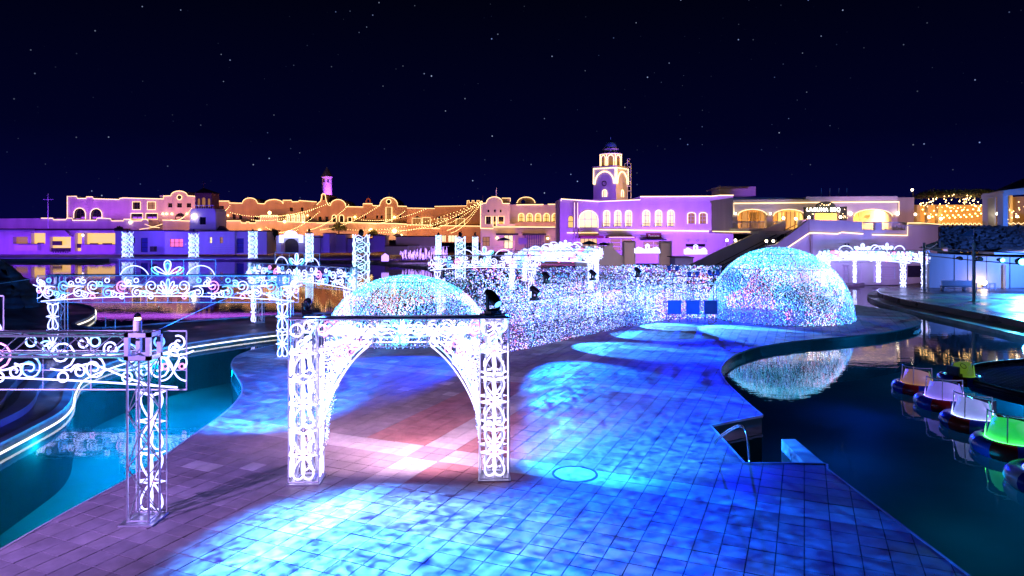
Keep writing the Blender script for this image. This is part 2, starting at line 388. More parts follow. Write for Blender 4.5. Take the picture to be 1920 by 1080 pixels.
# wall washers
area('wall_washer', (14.5, 100.0, 0.8), (14.5, 111.0, 8.5), 26, 0.6, 3600, (0.28, 0.06, 1.0))
area('wall_washer', (27.5, 100.0, 0.8), (27.5, 111.0, 8.5), 16, 0.6, 2500, (0.34, 0.10, 1.0))
area('wall_washer', (15.5, 111.8, 11.9), (17.0, 119.0, 16.5), 7, 0.5, 420, (0.22, 0.04, 1.0))
area('wall_washer', (38.5, 74.0, 0.6), (38.5, 80.0, 6.0), 13, 0.5, 480, (0.34, 0.16, 1.0))
area('wall_washer', (3.0, 119.0, 0.8), (3.0, 131.0, 5.0), 16, 0.5, 1100, (0.60, 0.13, 0.70))
area('wall_washer', (2.0, 121.0, 7.5), (2.0, 131.0, 9.5), 12, 0.4, 480, ORANGE)
area('wall_washer', (-22.0, 158.0, 6.5), (-22.0, 176.0, 10.0), 26, 0.6, 1900, (1.0, 0.33, 0.11))
area('wall_washer', (-43.0, 165.0, 6.5), (-43.0, 186.0, 11.0), 26, 0.6, 2000, (1.0, 0.33, 0.12))
area('wall_washer', (-68.0, 170.0, 6.5), (-68.0, 190.0, 11.0), 26, 0.6, 2000, (1.0, 0.33, 0.12))
area('wall_washer', (-92.0, 184.8, 9.6), (-92.0, 192.0, 13.0), 18, 0.5, 700, (1.0, 0.34, 0.30))
area('wall_washer', (-115.0, 184.8, 9.6), (-115.0, 192.0, 13.0), 22, 0.5, 750, (0.50, 0.09, 1.0))
area('wall_washer', (-120.0, 166.0, 0.7), (-120.0, 184.0, 8.0), 50, 0.6, 2600, (0.20, 0.03, 1.0))
area('wall_washer', (-72.0, 143.0, 0.6), (-72.0, 156.0, 3.0), 34, 0.5, 850, VIOLET)
area('wall_washer', (-30.0, 140.0, 0.6), (-30.0, 155.0, 3.0), 34, 0.5, 850, VIOLET)
area('wall_washer', (-100.0, 140.0, 5.0), (-100.0, 152.0, 0.0), 90, 0.6, 5000, VIOLET)
area('wall_washer', (-38.0, 78.0, 3.0), (-38.0, 60.0, 0.0), 40, 0.5, 90, (0.5, 0.1, 0.9))
area('wall_washer', (20.0, 87.0, 0.5), (20.0, 96.0, 3.0), 14, 0.4, 260, (1.0, 0.55, 0.55))
area('wall_washer', (-52.6, 199.8, 11.5), W(613, 350, 205), 2, 1, 3000, (0.45, 0.10, 1.0))
area('wall_washer', (-81.0, 150.0, 3.5), W(380, 395, 160), 6, 0.5, 540, VIOLET)
area('wall_washer', (22.5, 115.0, 12.0), (18.5, 120.0, 17.0), 2, 0.5, 320, ORANGE)
area('wall_washer', (-122.0, 171.0, 6.9), (-122.0, 184.0, 8.2), 44, 0.4, 2400, (0.26, 0.04, 1.0))
area('wall_washer', (-84.0, 170.0, 6.9), (-84.0, 183.0, 8.2), 28, 0.4, 700, (1.0, 0.34, 0.14))
# warm light inside the open loggia, the lantern pavilion and on the terrace
area('loggia_lamp', (36.0, 91.0, 9.4), (36.0, 92.0, 6.0), 12, 1.5, 3000, ORANGE)
area('loggia_lamp', (46.0, 91.0, 9.4), (46.0, 92.5, 6.0), 8, 1.5, 4500, (1.0, 0.55, 0.14))
area('terrace_lamp', (43.0, 80.5, 7.4), (43.0, 88.0, 9.8), 18, 0.4, 420, (0.75, 0.32, 0.9))
point('pavilion_lamp', (60.0, 92.0, 8.4), 1500, ORANGE, 0.4)
point('pavilion_lamp', (60.5, 86.0, 10.5), 420, (1.0, 0.6, 0.2), 0.3)  # added in mid-air before the vine shell to brighten its outside
point('pavilion_lamp', (66.5, 93.0, 8.6), 700, ORANGE, 0.4)
point('pavilion_lamp', (61.0, 80.0, 8.4), 380, ORANGE, 0.3)

# ------------------------------------------------------------------ water, pool floor, far ground
WZ = -0.35
def sheet(name, x0, y0, x1, y1, z, mat, kind='structure', label=None):
    o = MB().add([(x0, y0, z), (x1, y0, z), (x1, y1, z), (x0, y1, z)], [(0, 1, 2, 3)]).build(name, mat)
    return tag(o, label, None, None, kind)
sheet('water', -400, -12, 400, 300, WZ, 'water', label='still dark pool water mirroring the lights')
sheet('pool_floor', -410, -14, 410, 310, -2.6, 'pool_floor', label='teal painted floor under the pool water')
sheet('ground', -2500, 310, 2500, 2800, -0.1, 'ground', label='dark land beyond the buildings')

def curve(pts, n=5):                     # Catmull-Rom through the points
    out = []
    for i in range(len(pts) - 1):
        p0, p1, p2, p3 = pts[max(0, i - 1)], pts[i], pts[i + 1], pts[min(len(pts) - 1, i + 2)]
        for k in range(n):
            t = k / n
            out.append(tuple(0.5 * ((2 * b) + (c - a) * t + (2 * a - 5 * b + 4 * c - d) * t * t + (3 * b - a - 3 * c + d) * t ** 3)
                             for a, b, c, d in zip(p0, p1, p2, p3)))
    return out + [tuple(pts[-1])]
def g2(x, y, z=0.0):
    v = G(x, y, z); return (v.x, v.y)

# far bank and the ground under the buildings
far = [g2(-900, 486), g2(200, 485), g2(480, 486), g2(690, 490), g2(800, 500), g2(842, 522), g2(862, 543), g2(1180, 545), g2(1330, 540),
       g2(1500, 536), g2(1580, 534), g2(1640, 527), g2(1700, 521), g2(1745, 519)]
far += [(95, 90), (400, 90), (400, 312), (-400, 312)]
fg = MB().prism(far, -2.6, -0.06).build('far_bank', 'concrete'); tag(fg, 'dark paved far bank in front of the buildings', None, None, 'structure')

# plaza outline
left_edge = [(-10.3, -8.0), (-10.1, 6.0), g2(0, 1033), g2(120, 964), g2(230, 905)]
left_edge += curve([g2(230, 905), g2(300, 862), g2(365, 815), g2(425, 772), g2(452, 742), g2(455, 722), g2(443, 700), g2(435, 684), g2(445, 668), g2(475, 656), g2(515, 647)], 4)[1:]
left_edge += curve([g2(515, 647), (-11.6, 39.6), (-11.0, 43.5), (-9.6, 48.0), (-6.5, 55.0), (-5.0, 66.0)], 4)[1:]
back_edge = [(-4.5, 73.0), (22.0, 73.0), (27.0, 70.0)]
tip = curve([(27.0, 70.0), (28.6, 64.0), g2(1600, 571), g2(1650, 578), g2(1700, 588), g2(1722, 598), g2(1726, 604), g2(1712, 612), g2(1660, 623), g2(1580, 631),
             g2(1500, 638), g2(1425, 649), g2(1378, 664), g2(1355, 682), g2(1350, 696), g2(1362, 718), g2(1396, 751), g2(1428, 778)], 4)[1:]
notch = [g2(1330, 797), g2(1395, 869), g2(1510, 869)]
block_end = [g2(1465, 822), g2(1491, 822), g2(1549, 870)]
right_edge = [g2(1549, 879), (8.15, 12.2), (8.15, -8.0)]
PLAZA = left_edge + back_edge + tip + notch + block_end[2:] + right_edge
pz = MB().prism(PLAZA, -2.6, -0.014).build('plaza', 'joint')
tag(pz, 'tiled plaza between the two pools under blue ripple light', None, None, 'structure')
# pool lining and bright nosing round the plaza edge
def offset_strip(name, pts, z0, z1, th, mat, parent=None):
    mb = MB(); P = [Vector((p[0], p[1], 0)) for p in pts]
    for a, b in zip(P[:-1], P[1:]):
        d = (b - a)
        if d.length < 1e-4: continue
        n = Vector((d.y, -d.x, 0)).normalized() * th
        mb.add([(a.x, a.y, z0), (b.x, b.y, z0), (b.x + n.x, b.y + n.y, z0), (a.x + n.x, a.y + n.y, z0),
                (a.x, a.y, z1), (b.x, b.y, z1), (b.x + n.x, b.y + n.y, z1), (a.x + n.x, a.y + n.y, z1)],
               [(0, 3, 2, 1), (4, 5, 6, 7), (0, 1, 5, 4), (1, 2, 6, 5), (2, 3, 7, 6), (3, 0, 4, 7)])
    return mb.build(name, mat, parent)
ring = PLAZA[1:-1]
offset_strip('pool_lining', ring, -2.6, -0.05, -0.012, 'pool_wall', pz)
offset_strip('edge_nosing', ring, -0.06, 0.012, -0.055, 'kerb_stone', pz)

# ------------------------------------------------------------------ plaza tiles
TS = 0.5
AX, BX = Vector((0.3936, 0.9193)), Vector((0.9193, -0.3936))
def tile_rect(i, j, g=0.010):
    a0, a1, b0, b1 = i * TS + g, (i + 1) * TS - g, j * TS + g, (j + 1) * TS - g
    return [AX * a + BX * b for a, b in ((a0, b0), (a0, b1), (a1, b1), (a1, b0))]
P2 = np.array(PLAZA)
def inside(pt):
    x, y = pt; n = len(P2); x1, y1 = P2[:, 0], P2[:, 1]; x2, y2 = np.roll(x1, -1), np.roll(y1, -1)
    c = ((y1 > y) != (y2 > y)); xx = (x2 - x1) * (y - y1) / np.where(y2 == y1, 1e-9, y2 - y1) + x1
    return bool((c & (x < xx)).sum() % 2)
def clip(poly, rect):                    # Sutherland-Hodgman against a convex window
    out = [Vector(p) for p in poly]; n = len(rect)
    cx = sum((r for r in rect), Vector((0, 0))) / n
    for k in range(n):
        a, b = rect[k], rect[(k + 1) % n]; e = b - a
        sgn = 1 if (e.x * (cx.y - a.y) - e.y * (cx.x - a.x)) > 0 else -1
        inp, out = out, []
        for q in range(len(inp)):
            p, r = inp[q - 1], inp[q]
            dp = sgn * (e.x * (p.y - a.y) - e.y * (p.x - a.x)); dr = sgn * (e.x * (r.y - a.y) - e.y * (r.x - a.x))
            if (dp >= 0) != (dr >= 0): out.append(p + (r - p) * (dp / (dp - dr)))
            if dr >= 0: out.append(r)
        if not out: return []
    return out
def tile_colour(i, j):
    a, b = (i + 0.5) * TS, (j + 0.5) * TS
    da, db = (a - 16.7) % 9.5, (b + 9.43) % 9.5
    da, db = min(da, 9.5 - da), min(db, 9.5 - db)
    db = abs(b + 9.43)
    if da < 0.5 or db < 0.5: return 0 if not (da < 0.5 and db < 0.5) else 2
    if b < -12.0: return 2 if rnd.random() < 0.97 else 0
    k = math.floor((a - 16.7) / 9.5) + 2 * math.floor((b + 9.43) / 9.5)
    if a < 17 : return 1 if (b > -9 and a > 12) else 2
    return 1 if k % 2 == 0 else 2
TM = ['cream_tile', 'red_tile', 'grey_tile']
full_mesh = {}
cands = []
amin, amax, bmin, bmax = 1e9, -1e9, 1e9, -1e9
for p in PLAZA:
    v = Vector((p[0], max(p[1], 6.0))); a, b = v.dot(AX), v.dot(BX)
    amin, amax, bmin, bmax = min(amin, a), max(amax, a), min(bmin, b), max(bmax, b)
far_tiles = MB(); near_count = 0
SEG = list(zip(P2, np.roll(P2, -1, axis=0)))
rows = []
for i in range(int(amin / TS) - 1, int(amax / TS) + 2):
    for j in range(int(bmin / TS) - 1, int(bmax / TS) + 2):
        r = tile_rect(i, j); c = (r[0] + r[2]) / 2
        if c.y < 8.0 or c.y > 66 or abs(c.x) > c.y * 0.8 + 1.5: continue
        ins = [inside(q) for q in r]
        if not any(ins): continue
        px, py = 960 + F * c.x / c.y, YH + F * H / c.y
        vis = py < 1078 and -5 < px < 1925
        area_px = (F * TS / c.y) * (F * H * TS / c.y ** 2)
        rows.append((vis, area_px if all(ins) else area_px * 0.5, i, j, all(ins), c, r))
rows.sort(key=lambda q: (not q[0], -q[1]))
def tile_solid(mb, poly, lift):
    n = len(poly)
    ar = sum(poly[k].x * poly[(k + 1) % n].y - poly[(k + 1) % n].x * poly[k].y for k in range(n))
    if abs(ar) < 0.004: return
    if ar < 0: poly = poly[::-1]
    vs = [(p.x, p.y, -0.014) for p in poly] + [(p.x, p.y, lift) for p in poly]
    fs = [tuple(range(n, 2 * n))] + [(k, (k + 1) % n, n + (k + 1) % n, n + k) for k in range(n)]
    mb.add(vs, fs)
for vis, apx, i, j, allin, c, r in rows:
    ci = tile_colour(i, j)
    if vis and near_count < 300:
        near_count += 1
        if allin:
            if ci not in full_mesh:
                mb = MB(); q = [p - c for p in r]; tile_solid(mb, q, 0.0)
                o = mb.build('tile', TM[ci], pz, xf=Matrix.Identity(4)); full_mesh[ci] = o.data
            else:
                o = bpy.data.objects.new('tile', full_mesh[ci]); col.objects.link(o); o.parent = pz
            o.location = (c.x, c.y, rnd.uniform(-0.003, 0.003)); o.rotation_euler = (rnd.gauss(0, 0.004), rnd.gauss(0, 0.004), 0)
            continue
        q = clip(P2.tolist(), r)
        if len(q) < 3: continue
        mb = MB(); tile_solid(mb, q, 0.0)
        if mb.f: mb.build('tile', TM[ci], pz)
        continue
    far_tiles.cur = ci
    q = r if allin else clip(P2.tolist(), r)
    if len(q) >= 3: tile_solid(far_tiles, [Vector(p) for p in q], rnd.uniform(-0.003, 0.003))
tag(far_tiles.build('paving', TM, pz), None, None, None, 'stuff')
# round inspection cover in the paving
mc = G(1078, 889)
cv = thing('inspection_cover', 'round inspection cover ring set in the blue-lit paving', 'cover', (mc.x, mc.y, 0.004))
mbx = MB().lathe([(0.52, 0.0), (0.52, 0.012), (0.58, 0.012), (0.58, 0.0)], (mc.x, mc.y, 0.004), 40); mbx.build('rim', 'iron', cv)
mbx = MB().lathe([(0.02, 0.005), (0.50, 0.005), (0.50, 0.0)], (mc.x, mc.y, 0.004), 40); mbx.build('lid', 'cream_tile', cv)
# stub wall in the boat landing
st = MB().prism([block_end[0], block_end[1], block_end[2], g2(1512, 869.5)], -2.6, -0.02).build('landing_wall', 'stucco_white')
tag(st, 'short pale wall jutting into the pool by the steel handrail', 'wall')
# chrome pool rail
hr = G(1395, 866)
rail = thing('pool_handrail', 'bent chrome pool handrail in the plaza landing', 'handrail', hr)
for k, dx in enumerate((0.0, 0.16)):
    b0 = G(1407, 868) + Vector((dx * 0.2, dx, 0)); pts = [b0 + Vector((-0.02, 0, 0)), b0 + Vector((-0.03, 0.1, 0.55)), b0 + Vector((-0.06, 0.22, 0.78)), b0 + Vector((-0.12, 0.42, 0.84)),
           b0 + Vector((-0.25, 0.8, 0.62)), b0 + Vector((-0.50, 1.45, 0.05)), b0 + Vector((-0.52, 1.5, -0.6))]
    MB().tube(curve([tuple(p) for p in pts], 4), 0.022, 8).build('rail', 'steel', rail, True)

# ------------------------------------------------------------------ promenade on the left
near_b = curve([g2(x_, y_, -0.24) for x_, y_ in ((-260, 992), (-60, 882), (60, 818), (112, 788), (133, 764), (140, 736), (165, 708), (250, 677), (330, 657), (430, 641), (515, 630), (600, 622), (660, 617))], 5)
far_b = curve([g2(660, 585), g2(550, 589), g2(440, 596), g2(340, 603), g2(240, 611), g2(180, 614), g2(140, 608), g2(166, 596), g2(178, 585), g2(170, 574), g2(120, 566), g2(40, 560)], 4)
PROM = near_b + far_b + [(-60, 60), (-90, 60), (-90, 20)]
pr = MB().prism(PROM, -2.6, -0.03).build('promenade', 'promenade'); tag(pr, 'curved dark promenade across the left pool', None, None, 'structure')
offset_strip('kerb', near_b, -0.14, 0.05, -0.30, 'kerb_stone', pr)
offset_strip('pool_lining', near_b, -2.6, -0.14, -0.012, 'pool_floor', pr)
offset_strip('kerb', far_b, -0.14, 0.05, -0.22, 'kerb_stone', pr)
def inset(pts, d):
    P = [Vector(p) for p in pts]; out = []
    for i in range(len(P)):
        t = (P[min(i + 1, len(P) - 1)] - P[max(i - 1, 0)]).normalized(); out.append(P[i] + Vector((-t.y, t.x)) * d)
    return out
for d in (1.1, 2.0):                                 # low steps parallel to the kerb
    offset_strip('step', [tuple(p) for p in inset(near_b[:32], d)], -0.03, 0.10 + 0.1 * d, -0.5, 'kerb_stone', pr)
def strip_light(pts, z, r, label, off):
    q = [(p.x, p.y, z) for p in inset(pts, off)]
    o = MB().tube(q, r, 5).build('edge_light', 'edge_strip'); return tag(o, label, 'strip light')
strip_light(near_b, -0.22, 0.035, 'long white light strip along the promenade pool edge', -0.06)
strip_light(far_b[20:36], -0.16, 0.05, 'short curved light strip on the bank of the dark far pool', -0.06)
# rope fence on the promenade bank
fence = thing('rope_fence', 'low post and rope fence at the dark far pool', 'fence', G(178, 606))
fp = [G(178, 606), G(198, 613), G(216, 617)]
for p in fp: MB().tube([p, p + Vector((0, 0, 0.62))], 0.03, 6).build('post', 'white_iron', fence)
for a, b in zip(fp[:-1], fp[1:]):
    MB().tube([a.lerp(b, t) + Vector((0, 0, 0.58 - 0.12 * math.sin(math.pi * t))) for t in (0, .25, .5, .75, 1)], 0.012, 4).build('rope', 'white_iron', fence)

# ------------------------------------------------------------------ stage on the right
def ell(cx, cy, rx, ry, a0, a1, n): return [(cx + rx * math.cos(R(a0 + (a1 - a0) * k / n)), cy + ry * math.sin(R(a0 + (a1 - a0) * k / n))) for k in range(n + 1)]
up = curve([g2(1748, 533), g2(1700, 539), g2(1660, 544), g2(1645, 550), g2(1658, 559), g2(1710, 571), g2(1800, 588), g2(1920, 612), g2(2080, 650)], 5)
lo = curve([g2(1735, 533), g2(1680, 538), g2(1640, 544), g2(1626, 551), g2(1642, 562), g2(1700, 578), g2(1800, 600), g2(1920, 627), g2(2080, 668)], 5)
sg = MB().prism(up + [(70, 40), (75, 78)], -1.0, 0.30).build('stage_deck', 'deck_wood'); tag(sg, 'round dark wooden stage deck beside the right pool', 'stage', None, 'structure')
ls = MB().prism(lo + [(71, 38), (76, 77.5)], -2.6, -0.12).build('stage_step', 'concrete'); tag(ls, 'curved concrete step ringing the dark stage', 'step', None, 'structure')
offset_strip('step_nosing', lo, -0.16, -0.095, -0.06, 'kerb_stone', ls)
offset_strip('deck_nosing', up, 0.24, 0.325, -0.05, 'steel', sg)
# floating boat dock with a lattice deck
dk0 = [G(1806, 700, -0.2), G(1818, 690, -0.2), G(1850, 683, -0.2), G(1920, 677, -0.2), G(2100, 668, -0.2)]
dk1 = [G(2100, 775, -0.2), G(1920, 741, -0.2), G(1862, 727, -0.2), G(1822, 716, -0.2)]
dkp = curve([(p.x, p.y) for p in dk0], 4) + curve([(p.x, p.y) for p in dk1], 4)
dock = thing('boat_dock', 'dark floating dock with lattice netting behind the bumper boats', 'dock', (dk0[0].x, dk0[0].y, WZ))
MB().prism(dkp, WZ - 0.25, -0.26).build('float', 'black_plastic', dock)
MB().tube([(p[0], p[1], -0.20) for p in dkp], 0.12, 8, closed=True).build('rim', 'black_plastic', dock, True)
mb = MB(); dp = np.array(dkp); cx, cyy = dp.mean(axis=0)
for k in range(-30, 31):
    for d in (Vector((1, 0.7)), Vector((1, -0.7))):
        o = Vector((cx, cyy)) + Vector((0.42 * k, 0)); seg = []
        for t in np.linspace(-14, 14, 113):
            q = o + d * t; x, y = q
            xs, ys = dp[:, 0], dp[:, 1]; x2, y2 = np.roll(xs, -1), np.roll(ys, -1)
            cc = ((ys > y) != (y2 > y)); xx = (x2 - xs) * (y - ys) / np.where(y2 == ys, 1e-9, y2 - ys) + xs
            if (cc & (x < xx)).sum() % 2: seg.append(q)
        if len(seg) > 1: mb.tube([(seg[0].x, seg[0].y, -0.235), (seg[-1].x, seg[-1].y, -0.235)], 0.02, 3)
tag(mb.build('netting', 'white_iron', dock), None, None, None, 'stuff')
# ------------------------------------------------------------------ neon motifs (curves in a panel plane u, v)
def spiral(cx, cy, r, turns=1.4, a0=0.0, d=1, n=18, rin=0.22):
    return [(cx + r * (1 - (1 - rin) * k / n) * math.cos(a0 + d * turns * 6.2832 * k / n), cy + r * (1 - (1 - rin) * k / n) * math.sin(a0 + d * turns * 6.2832 * k / n)) for k in range(n + 1)]
def circ(cx, cy, r, n=14): return [(cx + r * math.cos(6.2832 * k / n), cy + r * math.sin(6.2832 * k / n)) for k in range(n + 1)]
def tear(cx, cy, w, h, ang=0.0, n=16):   # teardrop with its tip at (cx, cy), growing along ang
    pts = []
    for k in range(n + 1):
        t = 6.2832 * k / n; v = (1 - math.cos(t)) / 2 * h; u = w / 2 * math.sin(t) * abs(math.sin(t / 2)) ** 1.2
        pts.append((cx + u * math.cos(ang) + v * math.sin(ang), cy - u * math.sin(ang) + v * math.cos(ang)))
    return pts
def bez(p0, p1, p2, p3, n=12):
    return [tuple((1 - t) ** 3 * a + 3 * (1 - t) ** 2 * t * b + 3 * (1 - t) * t * t * c + t ** 3 * d for a, b, c, d in zip(p0, p1, p2, p3)) for t in [k / n for k in range(n + 1)]]
def column_motif(w, h, m=0.66):
    out = []; k = max(2, round(h / m)); m = h / k
    for i in range(k):
        z = i * m
        for s in (-1, 1):
            if i % 2 == 0: out.append((tear(s * 0.03 * w, z + m * 0.98, w * 0.50, m * 0.94, math.pi - s * 0.22), 'w'))
            else: out.append((tear(s * 0.03 * w, z + m * 0.02, w * 0.50, m * 0.94, s * 0.22), 'w'))
        if i % 2 == 0:
            out.append(([(-w * 0.46, z + m), (-w * 0.12, z + m + 0.045), (0, z + m + 0.13), (w * 0.12, z + m + 0.045), (w * 0.46, z + m), (w * 0.12, z + m - 0.045), (0, z + m - 0.13), (-w * 0.12, z + m - 0.045), (-w * 0.46, z + m)], 'w'))
            out.append((circ(0, z + m, 0.035, 8), 'p'))
        else:
            out.append((bez((-w * 0.45, z + m), (-w * 0.1, z + m - 0.12), (w * 0.1, z + m - 0.12), (w * 0.45, z + m), 8), 'w'))
    return out
def beam_motif(L, h, seed=0):
    out = []; rg = random.Random(seed); hl = L / 2
    for s in (-1, 1):
        for a, c in ((0.0, 'c'), (0.42, 'w'), (0.85, 'w'), (1.25, 'c')):
            if a == 0 and s < 0: continue
            out.append((tear(s * 0.02, h * 0.30, h * 0.17, h * (0.58 - 0.12 * a), s * a), c))
        x = h * 0.62; i = 0; cyc = ['w', 'w', 'p', 'b', 'w', 'w', 'b', 'w']
        while x < hl - h * 0.25:
            r = h * (0.25 if i % 2 == 0 else 0.21); v = h * (0.60 if i % 2 == 0 else 0.36)
            cc = cyc[i % 8]
            out.append((spiral(s * x, v, r, 1.55, (-1.4 if i % 2 == 0 else 1.4) * 1.0 + (0 if s > 0 else 0), s * (1 if i % 2 == 0 else -1)), cc))
            out.append((bez((s * (x - 0.2 * h), v - (r if i % 2 == 0 else -r)), (s * (x + 0.25 * h), v - (1.5 * r if i % 2 == 0 else -1.5 * r)), (s * (x + 0.3 * h), h * 0.5), (s * (x + 0.62 * h), h * (0.42 if i % 2 == 0 else 0.66))), 'w' if cc != 'b' else 'b'))
            q = h * (0.82 if i % 2 else 0.20); out.append((circ(s * (x + 0.02 * h), q, h * 0.085), rg.choice(['w', 'p', 'w', 'c', 'b'])))
            out.append((spiral(s * (x + 0.30 * h), h * (0.30 if i % 2 == 0 else 0.70), h * 0.14, 1.4, 0.8 * i, -s), 'w' if i % 3 else 'c'))
            if i % 3 == 1: out.append((spiral(s * (x + 0.36 * h), h * 0.80, h * 0.13, 1.2, 2.0, -s), 'w'))
            x += h * 0.56; i += 1
        out.append(([(s * hl * k / 8, h * (0.22 - 0.20 * (k / 8) ** 2)) for k in range(9)], 'w'))
        out.append((bez((s * hl * 0.98, h * 0.03), (s * hl * 0.85, h * 0.05), (s * hl * 0.78, h * 0.30), (s * hl * 0.70, h * 0.42)), 'w'))
    return out
def crest_motif(w, h):
    out = [(tear(0, h * 0.06, h * 0.62, h * 0.92, 0), 'w'), (tear(0, h * 0.22, h * 0.36, h * 0.58, 0), 't')]
    for s in (-1, 1):
        out.append((tear(s * 0.05, h * 0.04, h * 0.34, h * 0.95, s * 1.05), 'w'))
        out.append((tear(s * h * 0.62, 0.02, h * 0.34, h * 0.62, s * 0.75), 't'))
        out.append((bez((s * w * 0.20, 0.02), (s * w * 0.26, h * 0.8), (s * w * 0.44, h * 0.85), (s * w * 0.49, 0.02)), 'w'))
    return out
def fleur(h):
    out = [(bez((0, h), (-h * 0.30, h * 0.62), (-h * 0.1, h * 0.45), (0, h * 0.3), 8), 'w'), (bez((0, h), (h * 0.30, h * 0.62), (h * 0.1, h * 0.45), (0, h * 0.3), 8), 'w')]
    for s in (-1, 1):
        out.append((bez((0, h * 0.3), (s * h * 0.15, h * 0.85), (s * h * 0.5, h * 0.75), (s * h * 0.34, h * 0.38), 8), 'w'))
        out.append((circ(s * h * 0.24, h * 0.42, h * 0.08, 9), 'p'))
        out.append((bez((0, h * 0.3), (s * h * 0.08, h * 0.1), (s * h * 0.2, h * 0.02), (s * h * 0.36, 0), 6), 'w'))
    return out
NEONC = {'w': 'neon_white', 'c': 'neon_cool', 'b': 'neon_blue', 'p': 'neon_pink', 't': 'neon_teal'}
FARC = {'w': 'far_white', 'c': 'far_cool', 'b': 'far_blue', 'p': 'led_pink', 't': 'far_cool'}
def put_motif(parent, motif, origin, ux, r, near=True, uz=Vector((0, 0, 1)), n=5, white=None):
    origin = Vector(origin); ux = Vector(ux).normalized()
    if near:
        for pts, c in motif:
            mb = MB().tube([origin + ux * u + uz * v for u, v in pts], r, n); mb.build('neon_scroll', ('arch_white' if c == 'w' and parent.get('category') == 'archway' else NEONC[c]), parent, True, Matrix.Identity(4))
    else:
        keys = list(FARC); mb = MB()
        for pts, c in motif:
            mb.cur = keys.index(c); mb.tube([origin + ux * u + uz * v for u, v in pts[::2] + ([pts[-1]] if len(pts) % 2 == 0 else [])], r, 4, caps=False)
        tag(mb.build('neon_scrolls', [FARC[k] for k in keys], parent, True, Matrix.Identity(4)), None, None, None, 'stuff')
I4 = Matrix.Identity(4)
def rect_frame(mb, o, ux, u0, u1, v0, v1, r, nx=0, ny=0):
    P = lambda u, v: Vector(o) + Vector(ux) * u + Vector((0, 0, v))
    for a, b in (((u0, v0), (u1, v0)), ((u1, v0), (u1, v1)), ((u1, v1), (u0, v1)), ((u0, v1), (u0, v0))): mb.tube([P(*a), P(*b)], r, 4)
    for k in range(1, nx): u = u0 + (u1 - u0) * k / nx; mb.tube([P(u, v0), P(u, v1)], r * (1.0 if k % 2 == 0 else 0.55), 4)
    for k in range(1, ny): v = v0 + (v1 - v0) * k / ny; mb.tube([P(u0, v), P(u1, v)], r * 0.55, 4)
def truss_v(x, y, w, d, z0, z1, r=0.025, step=0.5, n=5):   # upright box truss: chords and lacing
    mb = MB(); c = [(x - w / 2, y - d / 2), (x + w / 2, y - d / 2), (x + w / 2, y + d / 2), (x - w / 2, y + d / 2)]
    for p in c: mb.tube([(p[0], p[1], z0), (p[0], p[1], z1)], r, n)
    k = max(1, int((z1 - z0) / step)); st = (z1 - z0) / k
    for q in range(4):
        a, b = c[q], c[(q + 1) % 4]
        for i in range(k):
            p, s = (a, b) if (i + q) % 2 == 0 else (b, a)
            mb.tube([(p[0], p[1], z0 + i * st), (s[0], s[1], z0 + (i + 1) * st)], r * 0.5, 4, caps=False)
        for zz in (z0 + 0.03, z1 - 0.03): mb.tube([(a[0], a[1], zz), (b[0], b[1], zz)], r * 0.8, 4, caps=False)
    return mb
def truss_h(x0, x1, y, z, d, h, r=0.025, step=0.5, n=5):
    mb = MB(); c = [(y - d / 2, z), (y + d / 2, z), (y + d / 2, z + h), (y - d / 2, z + h)]
    for p in c: mb.tube([(x0, p[0], p[1]), (x1, p[0], p[1])], r, n)
    k = max(1, int((x1 - x0) / step)); st = (x1 - x0) / k
    for q in range(4):
        a, b = c[q], c[(q + 1) % 4]
        for i in range(k):
            p, s = (a, b) if (i + q) % 2 == 0 else (b, a)
            mb.tube([(x0 + i * st, p[0], p[1]), (x0 + (i + 1) * st, s[0], s[1])], r * 0.5, 4, caps=False)
    return mb
